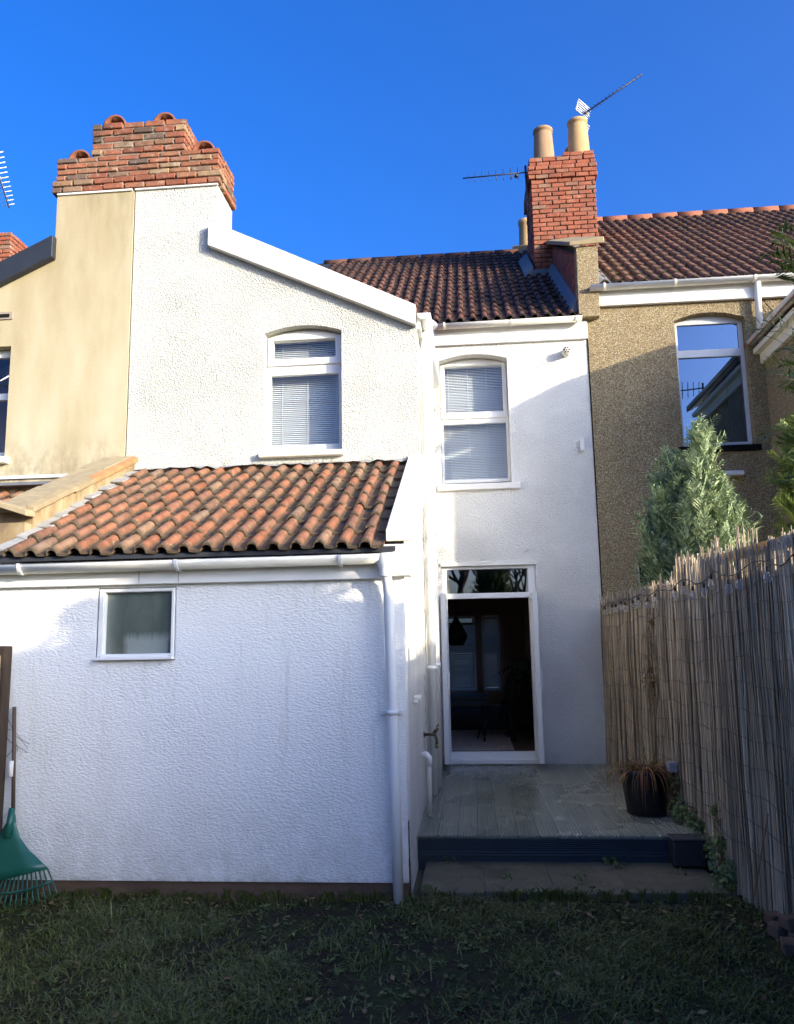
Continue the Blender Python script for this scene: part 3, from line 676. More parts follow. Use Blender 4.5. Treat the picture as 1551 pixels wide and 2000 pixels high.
# vent on the side wall, tap below
put('extract_vent', (MB().box(WX, -.40, 6.2, 6.34, 1.215, 1.245).box(WX, -.42, 6.18, 6.36, 1.19, 1.215), PAINT, .006), house)
tap = put('garden_tap', (MB().tube([(WX, 7.35, .845), (-.395, 7.35, .845), (-.36, 7.35, .85)], [.013, .013, .017], 10).tube([(-.365, 7.35, .86), (-.33, 7.35, .90)], [.017, .012], 8).tube([(-.36, 7.35, .85), (-.345, 7.35, .80), (-.345, 7.35, .765)], [.013, .012, .013], 8).lathe([(.0, 0), (.028, 0), (.028, .008), (0, .008)], (WX + .001, 7.35, .845), 10, 'x'), BRASS), house)
put('handle', (MB().tube([(-.34, 7.325, .915), (-.325, 7.375, .925)], .007, 6), BRASS), tap)
put('hose_fitting', (MB().tube([(-.345, 7.35, .765), (-.345, 7.35, .73)], .015, 8), simple('green_fitting', (.12, .16, .03), .5)), tap)

# main roof
RZ, RY, RS = 5.60, 9.88, .69
m = MB(); m.hexa([(PX, RY + .1, RZ + .0), (1.52, RY + .1, RZ + .0), (1.52, 14.5, RZ + RS * 4.6), (PX, 14.5, RZ + RS * 4.6), (PX, RY + .1, RZ + .06), (1.52, RY + .1, RZ + .06), (1.52, 14.5, RZ + RS * 4.6 + .06), (PX, 14.5, RZ + RS * 4.6 + .06)])
m.hexa([(PX, 14.5, RZ + RS * 4.6), (1.52, 14.5, RZ + RS * 4.6), (1.52, 19.2, 5.5), (PX, 19.2, 5.5), (PX, 14.5, RZ + RS * 4.6 + .055), (1.52, 14.5, RZ + RS * 4.6 + .055), (1.52, 19.2, 5.56), (PX, 19.2, 5.56)])
main_roof = put('main_roof', (m, FELT), house)
lay_tiles(main_roof, T_BROWN, -2.40, 25, RY - .02, RZ + .03, RS, 18, .312, .155,
          skip=lambda x, y, z: x > 1.40 or (x < -.50 and z < 4.97 + (-.45 - x) * .47 + .1) or (1.08 < x and 12.3 < y < 13.5), near=lambda s: s[1] + (0 if s[0] > -.6 else .6), seed=23)
gut = put('gutter', (gutter_mb((-.36, 9.86, 5.60), (1.47, 9.86, 5.612), .058), PVC_OLD, 0, False), house)
for x in (-.24, .60, 1.40): put('gutter_bracket', (clip_mb(x, 9.86, 5.606, .058), PVC_OLD, 0, False), gut)
put('fascia_board', (MB().box(-.40, 1.55, 9.955, 9.997, 5.37, 5.60), PVC, .004), house)
m = MB(); r = random.Random(9)
for i in range(9):
    x = -2.6 + i * .46
    if x > .9: break
    m.lathe([(.085, 0), (.095, 0), (.095, .44), (.085, .44)], (x, 14.5, RZ + RS * 4.6 + .02), 12, 'x')
put('ridge_tile', (m, T_BROWN, 0, False), house)
# lead flashing by the chimney and parapet
put('lead_flashing', (MB().hexa([(1.34, 9.95, 5.70), (1.44, 9.95, 5.72), (1.44, 12.4, 7.44), (1.34, 12.4, 7.40), (1.34, 9.95, 5.73), (1.44, 9.95, 5.90), (1.44, 12.4, 7.58), (1.34, 12.4, 7.43)])
    .hexa([(1.06, 12.30, 7.31), (1.46, 12.30, 7.31), (1.46, 12.40, 7.39), (1.06, 12.40, 7.39), (1.06, 12.32, 7.40), (1.46, 12.32, 7.40), (1.46, 12.398, 7.48), (1.06, 12.398, 7.48)])
    .hexa([(.98, 12.25, 7.28), (1.125, 12.25, 7.30), (1.125, 13.4, 8.10), (.98, 13.4, 8.08), (.98, 12.25, 7.32), (1.125, 12.25, 7.46), (1.125, 13.4, 8.26), (.98, 13.4, 8.12)]), LEAD, .004), house)

# rear wall fittings
fl = put('flue_vent', (MB().lathe([(.0, -.13), (.05, -.13), (.05, .0), (0, .0)], (1.27, 10, 5.20), 14, 'y'), PVC_OLD), house)
m = MB()
for k in range(6): m.lathe([(0, -.004), (.010, -.004), (.010, .003), (0, .003)], (1.27 + .031 * math.cos(k * PI / 3), 9.869, 5.20 + .031 * math.sin(k * PI / 3)), 7, 'y')
m.lathe([(0, -.004), (.010, -.004), (.010, .003), (0, .003)], (1.27, 9.869, 5.20), 7, 'y'); put('vent_hole', (m, SOOT), fl)
put('vent_cover', (MB().box(1.385, 1.43, 9.93, 10.0, 3.93, 4.08), PVC, .006), house)
put('wall_hook', (MB().tube([(.68, 10, 2.72), (.68, 9.97, 2.72), (.685, 9.955, 2.745)], .008, 6).lathe([(0, -.01), (.018, -.01), (.018, 0), (0, 0)], (.69, 10, 2.74), 8, 'y'), PAINT), house)

# ---- left chimney (stands on the party line; brick upper part)
ch = thing('chimney_stack', 'stepped red brick chimney on the party line of the two gables', 'chimney', (-3.39, 7.95, 6.4))
put('core', (MB().box(-4.25, -2.51, 7.70, 8.22, 6.40, 6.79).box(-3.865, -2.885, 7.70, 8.10, 6.79, 7.17), MORTAR_L), ch)
LJ = .018
brick_stack(ch, -4.30, -2.47, 7.665, 8.255, 6.405, 6.555, BRICK_L, jt=LJ, seed=1)
brick_stack(ch, -4.265, -2.495, 7.682, 8.235, 6.555, 6.815, BRICK_L, jt=LJ, seed=2)
brick_stack(ch, -3.885, -2.865, 7.682, 8.115, 6.815, 7.19, BRICK_L, jt=LJ, seed=3)
for (x, z) in ((-3.655, 7.17), (-3.105, 7.155), (-4.03, 6.79), (-2.67, 6.79)):
    m = MB(); R_, n_ = .125, 12; vs = []
    for y in (7.70, 8.10):
        for rr in (R_, R_ - .022):
            for k in range(n_ + 1): vs.append((x + rr * math.cos(PI * k / n_), y, z + rr * math.sin(PI * k / n_)))
    q = n_ + 1; fs = []
    for i in range(n_): fs += [(i, i + 1, 2 * q + i + 1, 2 * q + i), (q + i + 1, q + i, 3 * q + i, 3 * q + i + 1), (i, q + i, q + i + 1, i + 1), (2 * q + i + 1, 3 * q + i + 1, 3 * q + i, 2 * q + i)]
    m.add(vs, fs, True); put('flue_cover', (m, CLAY, 0, False), ch)
    put('flue_mouth', (MB().poly([(x + (R_ - .024) * math.cos(PI * k / 10), z + .002 + (R_ - .024) * math.sin(PI * k / 10)) for k in range(11)], [], 7.80, 7.82), SOOT), ch)
m = MB(); r = random.Random(2)
for i in range(14):
    x = r.uniform(-4.2, -2.55); z = 7.19 if -3.85 < x < -2.9 else 6.815
    m.lathe([(.0, .05), (.05, .03), (.075, 0)], (x, r.uniform(7.8, 8.0), z - .01), 7)
put('flaunching', (m, CEMENT), ch)
put('white_pot', (MB().lathe([(.06, 0), (.055, .14), (.062, .15), (.05, .15)], (-2.80, 8.05, 6.85), 12), PAINT), ch)
# white lime edge under the bottom course
put('drip_edge', (MB().box(-4.24, -3.42, 7.672, 7.70, 6.385, 6.404).box(-3.39, -2.50, 7.676, 7.70, 6.388, 6.404), PAINT), ch)

# ---- right chimney on the ridge-side party wall
cr = thing('chimney_stack', 'tall red brick chimney with buff clay pots above the dark roof', 'chimney', (1.7, 12.9, 7.2))
put('core', (MB().box(1.185, 2.165, 12.42, 13.45, 7.0, 9.42), MORTAR), cr)
brick_stack(cr, 1.165, 2.185, 12.40, 13.48, 7.22, 9.02, BRICK_R, .215, .076, seed=4)
brick_stack(cr, 1.125, 2.225, 12.37, 13.51, 9.02, 9.25, BRICK_R, .215, .076, seed=5)
brick_stack(cr, 1.15, 2.20, 12.39, 13.49, 9.25, 9.40, BRICK_R, .215, .076, seed=6)
brick_stack(cr, 1.70, 2.19, 12.395, 13.485, 9.40, 9.475, BRICK_R, .215, .076, seed=8)
put('flaunching', (MB().box(1.16, 1.69, 12.45, 13.42, 9.39, 9.43).box(1.70, 2.17, 12.5, 13.4, 9.42, 9.48), CEMENT, .008), cr)
def pot(x, y, z, h, mat, r=.175):
    put('chimney_pot', (MB().lathe([(r, 0), (r * .96, h * .3), (r * .86, h * .82), (r * .84, h * .9), (r * .93, h * .91), (r * .93, h * .98), (r * .86, h), (r * .74, h), (r * .74, h * .5)], (x, y, z), 20), mat), cr)
pot(1.42, 12.62, 9.41, .62, BUFF_D); pot(1.99, 12.62, 9.46, .68, BUFF, .18); pot(1.98, 13.15, 9.46, .52, BUFF, .16); pot(1.46, 13.15, 9.41, .52, BUFF_D, .16)
put('ridge_stack', (MB().box(1.0, 1.6, 15.0, 15.6, 8.3, 9.22), MORTAR), house)
put('chimney_pot', (MB().lathe([(.15, 0), (.135, .5), (.15, .52), (.15, .6), (.12, .6), (.12, .3)], (1.29, 15.2, 9.22), 16), BUFF), house)
# party parapet between the two roofs
put('parapet_wall', (MB().poly([(10.06, 5.2), (12.398, 5.2), (12.398, 7.86), (10.06, 6.56)], [], 1.462, 1.70, 'x'), MORTAR), house)
par = [o for o in COL.objects if o.name.startswith('parapet_wall')][-1]
r = random.Random(77)
for j in range(34):
    z = 5.72 + j * .075
    if z > 7.85: break
    ya = max(10.07, 10.06 + (z + .075 - 6.56) / .556); yb = min(12.39, 9.95 + (z - 5.6) / .69 + .25)
    y = ya + (0 if j % 2 else .11)
    ys = [ya] + [ya + (.11 if j % 2 else .215) + k * .215 for k in range(12) if ya + (.11 if j % 2 else .215) + k * .215 < yb - .06] + [yb]
    if yb - ya < .12: continue
    for a, b in zip(ys[:-1], ys[1:]): brick(par, 1.445, 1.50, a + .005, b - .005, z, z + .066, BRICK_R, r)
put('parapet_front', (MB().poly([(1.44, 5.62), (1.70, 5.62), (1.72, 6.56), (1.45, 6.56)], [], 9.87, 10.06), PEB, .006), house)
m = MB(); m.hexa([(1.36, 9.82, 6.545), (1.80, 9.82, 6.56), (1.80, 12.39, 7.90), (1.36, 12.39, 7.88), (1.36, 9.82, 6.60), (1.80, 9.82, 6.65), (1.80, 12.39, 7.99), (1.36, 12.39, 7.95)])
put('coping_stone', (m, COPE, .012), house)

# ---- aerials
def aerial(label, mast, pts, root, boom, nel, el_len, el_dir, mat, refl=None):
    a = thing('tv_aerial', label, 'aerial', root, 'roof aerials')
    put('mast', (MB().tube(mast, .016, 8), mat), a)
    p, q = Vector(boom[0]), Vector(boom[1])
    put('boom', (MB().tube([p, q], .011, 6), mat), a)
    e = Vector(el_dir).normalized() * el_len / 2
    me = MB().tube([-e, e], .0065, 5).mesh('element', mat)
    for i in range(nel):
        o = bpy.data.objects.new('element', me); link(o, a); o.location = p.lerp(q, (i + .3) / nel)
        s_ = 1 - .35 * i / nel; o.scale = (s_, s_, s_)
    if refl:
        for (m_, mt) in refl: put('reflector', (m_, mt), a)
    return a
aerial('black comb aerial on the left side of the tall chimney', [(1.10, 12.5, 8.2), (1.10, 12.5, 9.34)], None, (1.10, 12.5, 8.2), ((1.12, 12.5, 9.22), (.07, 12.6, 9.25)), 9, .27, (0, .25, 1), STEEL,
       [(MB().tube([(.97, 12.47, 9.21), (.9, 12.4, 9.12), (.85, 12.35, 9.04)], .007, 5).lathe([(0, .03), (.035, .02), (.035, -.02), (0, -.03)], (.94, 12.45, 9.14), 8), STEEL)])
rf = MB()
for s_ in (-1, 1):
    for k in range(6):
        b_ = Vector((2.13 + .02 * s_, 13.0, 10.47)) + Vector((-.035 * s_ * 0 + (k - 2.5) * .012, 0, s_ * .16 + (k - 2.5) * .035))
        rf.tube([b_ + Vector((-.11, -.12, .02)), b_ + Vector((.13, .12, -.03))], .010, 5)
    b_ = Vector((2.13 + .02 * s_, 13.0, 10.47 + s_ * .16)); rf.tube([b_ + Vector((-.12, -.1, -.1)), b_ + Vector((-.08, -.1, .1))], .008, 5).tube([b_ + Vector((.12, .1, -.1)), b_ + Vector((.08, .1, .1))], .008, 5)
aerial('long slanting aerial with white reflector behind the right-hand chimney pot', [(2.24, 13.2, 9.0), (2.22, 13.2, 10.6)], None, (2.24, 13.2, 9.0), ((2.16, 12.95, 10.50), (3.13, 12.75, 11.02)), 16, .17, (-.25, .6, .8), STEEL, [(rf, ALU)])
aerial('white aerial beside the navy bargeboard, cut by the picture edge', [(-5.86, 9.15, 5.6), (-5.86, 9.15, 7.63)], None, (-5.86, 9.15, 5.6), ((-5.62, 8.62, 7.60), (-6.12, 9.85, 7.60)), 12, .25, (1, .2, .25), ALU)

# ================================================================== TAN HOUSE (left)
tan = thing('terraced_house', 'tan rendered terraced house with black bargeboard, joined to the white gable', 'house', (-6, 8, 0))
m = MB(); m.poly([(-8.6, 2.4), (PX - .012, 2.4), (PX - .012, 6.39), (-4.245, 6.39), (-4.245, 5.70), (-8.6, 3.62)], [rect(-6.1, -4.66, 3.56, 4.74)], 7.69, 8.0); put('gable_wall', (m, TAN), tan)
put('joint', (MB().box(PX - .012, PX - .001, 7.71, 7.9, 2.6, 6.38), SHADOWGAP), tan)
put('gable_base', (MB().box(-8.6, PX - .012, 7.70, 8.0, -.1, 2.4), TAN), tan)
put('stack_side', (MB().box(-4.245, -3.95, 8.0, 8.2, 5.3, 6.39), TAN), tan)
m = MB(); m.poly([(-8.6, 3.60), (-4.225, 5.66), (-4.225, 5.90), (-8.6, 3.84)], [], 7.60, 7.685); put('bargeboard', (m, NAVY, .004), tan)
m = MB(); m.poly([(-8.6, 3.86), (-4.26, 5.92), (-4.26, 5.86), (-8.6, 3.80)], [], 7.69, 12).poly([(-4.26, 5.92), (-3.40, 6.25), (-3.40, 6.2), (-4.26, 5.86)], [], 8.24, 12); put('outrigger_roof', (m, T_BROWN), tan)
win = frame_window(tan, 'window', rect(-6.098, -4.662, 3.562, 4.738), [(-5.9, -5.40, 3.64, 4.66), (-5.33, -4.73, 3.64, 4.20), (-5.33, -4.73, 4.27, 4.66)], 7.80, .06, PVC, GLASS)
put('sill', (MB().box(-6.2, -4.60, 7.62, 7.80, 3.49, 3.558), SILL, .008), win)
put('cable', (MB().tube([(-5.4, 7.78, 4.55), (-5.0, 7.76, 4.42), (-4.8, 7.74, 4.38), (-4.67, 7.70, 4.42)], .008, 6), PVC), tan)
put('air_brick', (MB().box(-4.95, -4.66, 7.675, 7.69, 5.03, 5.11), simple('vent_grey', (.30, .25, .2), .9)), tan)
put('interior_wall', (MB().box(-8.5, -3.55, 9.4, 9.5, .0, 5.6).box(-3.6, -3.52, 8.0, 9.4, 0, 5.6), INT_WALL), tan)
put('air_brick_slot', (MB().box(-4.93, -4.69, 7.668, 7.676, 5.05, 5.085), SOOT), tan)
# party parapet with tile coping (belongs to the tan house)
m = MB(); pz = lambda y: 2.725 + (y - 5.85) * .435
m.poly([(5.86, -.1), (7.69, -.1), (7.69, pz(7.69) - .05), (5.86, pz(5.86) - .05)], [], -3.62, -3.295, 'x'); put('parapet_wall', (m, STAIN), tan)
r = random.Random(13)
for i in range(6):
    y0 = 5.82 + i * .32; y1 = y0 + .318
    for k, (xa, xb, mt) in enumerate(((-3.60, -3.33, COPE_T), (-3.328, -3.262, ORANGE_E))):
        if y1 > 7.78: continue
        m = MB(); j = r.uniform(-.008, .008); mt = (COPE if i < 3 else ORANGE_E) if k else mt
        m.hexa([(xa, y0, pz(y0) - .05 + j), (xb, y0, pz(y0) - .05 + j - (.012 if k else 0)), (xb, y1, pz(y1) - .05 + j - (.012 if k else 0)), (xa, y1, pz(y1) - .05 + j),
                (xa, y0, pz(y0) + .0 + j), (xb, y0, pz(y0) + j - (.02 if k else .006)), (xb, y1, pz(y1) + j - (.02 if k else .006)), (xa, y1, pz(y1) + j)])
        put('coping_tile', (m, mt, .004), tan)
# the coping turns along the front of the neighbour's yard
m = MB(); m.hexa([(-4.6, 5.72, 3.05), (-3.27, 5.72, 2.61), (-3.27, 5.85, 2.62), (-4.6, 5.85, 3.06), (-4.6, 5.72, 3.10), (-3.27, 5.72, 2.655), (-3.27, 5.85, 2.67), (-4.6, 5.85, 3.11)]); put('front_coping', (m, COPE_T, .006), tan)
m = MB(); m.poly([(-5.2, -.1), (-3.62, -.1), (-3.62, 2.66), (-5.2, 3.15)], [], 5.76, 5.85); put('yard_wall', (m, STAIN), tan)
put('parapet_end', (MB().box(-3.62, -3.30, 5.76, 5.858, -.1, 2.57), STAIN), tan)
m = MB(); m.hexa([(-6.2, 5.9, 2.25), (-3.63, 5.9, 2.25), (-3.63, 7.68, 3.12), (-6.2, 7.68, 3.12), (-6.2, 5.9, 2.3), (-3.63, 5.9, 2.3), (-3.63, 7.68, 3.17), (-6.2, 7.68, 3.17)])
lr = put('lean_to_roof', (m, FELT), tan); lay_tiles(lr, T_ORANGE, -5.6, 12, 6.6, 2.66, .47, 4, .31, .16, seed=41)
m = MB(); m.box(-6.2, -3.63, 7.55, 7.688, 3.24, 3.27); put('roof_flashing', (m, LEAD), tan)
put('flashing_strip', (MB().box(-6.2, -3.63, 7.66, 7.687, 3.33, 3.36), PVC), tan)
# distant stack at the picture's left edge
c3 = thing('chimney_stack', 'red brick chimney corner at the left picture edge', 'chimney', (-7.2, 11.6, 6))
put('core', (MB().box(-8.08, -6.98, 11.32, 12.10, 5.2, 8.06), MORTAR), c3)
brick_stack(c3, -8.1, -6.96, 11.30, 12.12, 7.3, 8.08, BRICK_R, seed=21, sides='FR')

# ================================================================== PEBBLEDASH HOUSE (right)
peb = thing('terraced_house', 'brown pebbledashed terraced house with a blue reflecting window', 'house', (4.5, 10, 0))
w3 = arch(2.62, 3.475, 3.93, 5.55, .09)
w4 = rect(1.98, 2.55, 1.2, 2.55)
m = MB(); m.poly(rect(1.555, 7.5, -.1, 6.0), [w3, w4], 9.985, 10.3); put('rear_wall', (m, PEB), peb)
put('wall_joint', (MB().box(1.541, 1.554, 9.99, 10.2, 0, 5.6), SHADOWGAP), peb)
win = frame_window(peb, 'window', arch(2.622, 3.473, 3.96, 5.548, .088), [(2.665, 3.43, 4.0, 5.10), (2.675, 3.42, 5.20, 5.53)], 10.10, .06, simple('grey_white_pvc', (.62, .63, .64), .35), GLASS_N)
put('sill', (MB().box(2.56, 3.52, 9.94, 10.12, 3.86, 3.93), SHADOWGAP), win)
put('curtain', (MB().box(3.28, 3.42, 10.24, 10.27, 3.95, 5.5), simple('curtain', (.30, .36, .40), .9)), peb)
win = frame_window(peb, 'window', rect(1.982, 2.548, 1.202, 2.548), [(2.02, 2.51, 1.24, 2.2), (2.02, 2.51, 2.26, 2.51)], 10.08, .06, PVC, GLASS_N, label='lower window half hidden by the blue-green conifer')
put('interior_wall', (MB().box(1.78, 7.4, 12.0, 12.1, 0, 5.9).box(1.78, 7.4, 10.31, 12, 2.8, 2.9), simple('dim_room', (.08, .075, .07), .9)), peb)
put('fascia_board', (MB().box(1.585, 7.4, 9.925, 9.982, 5.775, 5.985), PVC, .004), peb)
gut = put('gutter', (gutter_mb((1.59, 9.84, 6.0), (7.4, 9.84, 6.02), .062), PVC_OLD, 0, False), peb)
for x in (1.76, 2.62, 3.57): put('gutter_bracket', (clip_mb(x, 9.84, 6.006, .062), PVC_OLD, 0, False), gut)
PZ, PS = 5.99, .715
m = MB(); m.hexa([(1.71, 9.98, PZ), (7.5, 9.98, PZ), (7.5, 14.5, PZ + PS * 4.6), (1.71, 14.5, PZ + PS * 4.6), (1.71, 9.98, PZ + .06), (7.5, 9.98, PZ + .06), (7.5, 14.5, PZ + PS * 4.6 + .06), (1.71, 14.5, PZ + PS * 4.6 + .06)])
m.hexa([(1.71, 14.5, PZ + PS * 4.6), (7.5, 14.5, PZ + PS * 4.6), (7.5, 19.2, 5.6), (1.71, 19.2, 5.6), (1.71, 14.5, PZ + PS * 4.6 + .055), (7.5, 14.5, PZ + PS * 4.6 + .055), (7.5, 19.2, 5.66), (1.71, 19.2, 5.66)])
pr = put('main_roof', (m, FELT), peb)
lay_tiles(pr, T_TAN, 1.76, 30, 9.86, PZ + .03, PS, 18, .312, .155, skip=lambda x, y, z: (x < 2.26 and 12.2 < y < 13.6), seed=31, near=lambda s: s[1] + (0 if s[0] < 5 else 2))
m = MB()
for i in range(12): m.lathe([(.10, 0), (.115, 0), (.115, .43), (.10, .43)], (1.75 + i * .45, 14.5, PZ + PS * 4.6 + .03), 12, 'x')
put('ridge_tile', (m, simple('dull_red_ridge', (.27, .105, .06), .85, .2, .4, 6, .4, 40), 0, False), peb)
put('lead_flashing', (MB().hexa([(1.70, 9.9, 6.04), (1.86, 9.9, 6.03), (1.86, 12.4, 7.80), (1.70, 12.4, 7.84), (1.70, 9.9, 6.16), (1.86, 9.9, 6.07), (1.86, 12.4, 7.85), (1.70, 12.4, 7.95)]), LEAD), peb)
dp = put('downpipe', (MB().tube([(3.62, 9.86, 5.96), (3.62, 9.90, 5.8), (3.615, 9.91, 5.22)], .040, 12), PVC), peb)
put('shoe', (MB().tube([(3.615, 9.91, 5.26), (3.60, 9.86, 5.20)], .045, 12), PVC), dp)
# outrigger
OX, OY = 3.66, 7.43
put('outrigger_side_wall', (MB().box(OX, OX + .3, OY, 9.98, -.1, 5.12), PEB), peb)
m = MB(); m.poly([(OX + .3, -.1), (6.6, -.1), (6.6, 5.12), (5.15, 5.88), (OX + .3, 5.16)], [], OY, OY + .3); put('outrigger_gable', (m, PEB), peb)
m = MB(); rz = lambda x: 5.245 + (x - 3.47) * .47
m.poly([(3.47, rz(3.47)), (5.15, rz(5.15)), (6.85, rz(3.47)), (6.85, rz(3.47) - .08), (5.15, rz(5.15) - .08), (3.47, rz(3.47) - .08)], [], OY - .06, 10.3); put('outrigger_roof', (m, T_TAN), peb)
put('fascia_board', (MB().box(3.605, 3.655, OY, 9.97, 4.93, 5.14), CREAM, .004), peb)
put('soffit', (MB().box(3.53, 3.604, OY, 9.97, 5.06, 5.12), CREAM), peb)
put('gutter', (gutter_mb((3.515, OY, 5.235), (3.515, 9.96, 5.225), .062, 'y'), PVC_OLD, 0, False), peb)
put('cable', (MB().tube([(3.70, 9.96, 5.75), (3.85, 9.94, 5.52), (4.0, 9.94, 5.45)], .006, 5).tube([(4.05, 9.95, 5.9), (4.02, 9.93, 5.65), (4.06, 9.93, 5.5)], .006, 5), BLACKP), peb)
put('wall_lamp', (MB().box(3.05, 3.27, 9.86, 9.98, 3.545, 3.60), PVC, .008), peb)
aerial('small grid aerial that the pebbledashed house window mirrors', [(3.62, 7.8, 5.2), (3.62, 7.8, 5.5)], None, (3.62, 7.8, 5.2), ((3.22, 7.75, 5.40), (3.62, 7.8, 5.42)), 5, .28, (0, .2, 1), STEEL)

# ================================================================== DECK, STEP, POT
deck = thing('timber_deck', 'wet grey grooved timber deck with a navy front in front of the door', 'deck', (.55, 8, 0))
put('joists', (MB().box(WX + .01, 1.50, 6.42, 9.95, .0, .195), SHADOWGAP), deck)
def board_mesh(L, wd=.143, th=.026, gr=5):
    m = MB(); prof = [(0, -th), (0, 0)]
    e = .012; gw = (wd - 2 * e) / gr
    for i in range(gr):
        a = e + i * gw; prof += [(a + gw * .15, 0), (a + gw * .30, -.009), (a + gw * .70, -.009), (a + gw * .85, 0)]
    prof += [(wd, 0), (wd, -th)]
    k = len(prof); vs = [(x, 0, z) for x, z in prof] + [(x, L, z) for x, z in prof]
    m.add(vs, [(i, i + 1, k + i + 1, k + i) for i in range(k - 1)] + [tuple(range(k)), tuple(range(2 * k - 1, k - 1, -1))])
    return m
bm_ = board_mesh(3.60).mesh('deck_board', DECK)
for i in range(14):
    o = bpy.data.objects.new('deck_board', bm_); link(o, deck); x = WX + .004 + i * .148
    o.location = (x, 6.345, .232 + random.uniform(-.0015, .0015))
    if x + .143 > 1.62: o.location.x = 1.62 - .143
fb = board_mesh(2.02, .112, .022, 6).mesh('front_board', FASCIA_D)
for i in range(2):
    o = bpy.data.objects.new('front_board', fb); link(o, deck)
    o.matrix_basis = Matrix.Translation((WX + .006 + 2.02, 6.345, -.008 + i * .116)) @ Matrix.Rotation(rad(90), 4, 'Z') @ Matrix.Rotation(rad(0), 4, 'X') @ Matrix.Rotation(rad(-90), 4, 'Y')
step = thing('paving_step', 'weathered concrete slab step below the navy deck front', 'step', (.5, 5.9, 0))
put('base', (MB().box(-.385, 1.53, 5.60, 6.36, -.02, .046), SLAB), step)
xs = [-.40, .02, .47, .93, 1.55]
r = random.Random(4)
for i in range(4):
    m = MB(); a, b = xs[i] + .003, xs[i + 1] - .003; t = r.uniform(-.006, .006)
    j = [r.uniform(-.008, .006) for _ in range(4)]
    m.hexa([(a, 5.585 + j[0], .002), (b, 5.585 + j[1], .002), (b, 6.33, .002), (a, 6.33, .002), (a, 5.585 + j[0], .052 + j[0]), (b, 5.585 + j[1], .052 + j[1]), (b, 6.33, .05 + j[2]), (a, 6.33, .05 + j[3])])
    put('paving_slab', (m, SLAB, .006), step)
box = thing('plastic_tub', 'black plastic tub upturned against the right end of the navy deck front', 'tub', (1.45, 6.25, .06))
put('body', (MB().hexa([(1.335, 6.15, .06), (1.565, 6.15, .06), (1.565, 6.33, .06), (1.335, 6.33, .06), (1.345, 6.17, .245), (1.555, 6.17, .245), (1.555, 6.33, .245), (1.345, 6.33, .245)]), BLACKP, .014), box)
put('rim', (MB().box(1.338, 1.562, 6.158, 6.335, .232, .250), simple('worn_black_plastic', (.05, .05, .055), .4), .006), box)

def blades_mb(m, c, n_, ln, wd, spread, droop, r, zmin=None):
    """arching strap leaves from c"""
    for _ in range(n_):
        a = r.uniform(0, 2 * PI); L = ln * r.uniform(.6, 1.15); d = Vector((math.cos(a), math.sin(a), 0)); side = Vector((-d.y, d.x, 0)) * wd * r.uniform(.7, 1.2)
        e0 = r.uniform(.7, 1.25); p = Vector(c) + d * r.uniform(0, spread); vs = []; K = 6
        for k in range(K + 1):
            t = k / K; el = e0 - droop * t * r.uniform(.85, 1.1)
            if k: p = p + (d * math.cos(el) + Vector((0, 0, math.sin(el)))) * L / K
            if zmin is not None and p.z < zmin: p.z = zmin
            wv = side * (1 - t ** 2 * .9); vs += [p - wv, p + wv]
        m.add(vs, [(2 * k, 2 * k + 1, 2 * k + 3, 2 * k + 2) for k in range(K)], True)
    return m
pt = thing('plant_pot', 'black pot of drooping brown dead grass on the deck', 'plant pot', (1.40, 7.1, .232))
put('pot', (MB().lathe([(0, 0), (.145, 0), (.155, .01), (.195, .32), (.205, .33), (.205, .355), (.19, .355), (.18, .31), (0, .30)], (1.36, 7.12, .234), 22), BLACKP), pt)
m = MB(); r = random.Random(8); blades_mb(m, (1.36, 7.10, .56), 150, .46, .0045, .12, 2.7, r, .25); put('dead_leaves', (m, DRYG, 0, False), pt)
m = MB(); blades_mb(m, (1.20, 7.15, .56), 26, .24, .006, .05, 2.2, r, .25); blades_mb(m, (1.42, 7.2, .56), 9, .50, .004, .05, .5, r); put('green_leaves', (m, OLIVEG, 0, False), pt)
so2 = thing('solar_light', 'small grey solar light box beside the dead potted grass', 'light', (1.62, 6.95, .6))
put('housing', (MB().box(1.515, 1.59, 6.92, 6.99, .58, .66), simple('grey_plastic', (.25, .28, .31), .4), .006), so2)
put('stake', (MB().box(1.545, 1.56, 6.95, 6.965, .23, .58), BLACKP), so2)

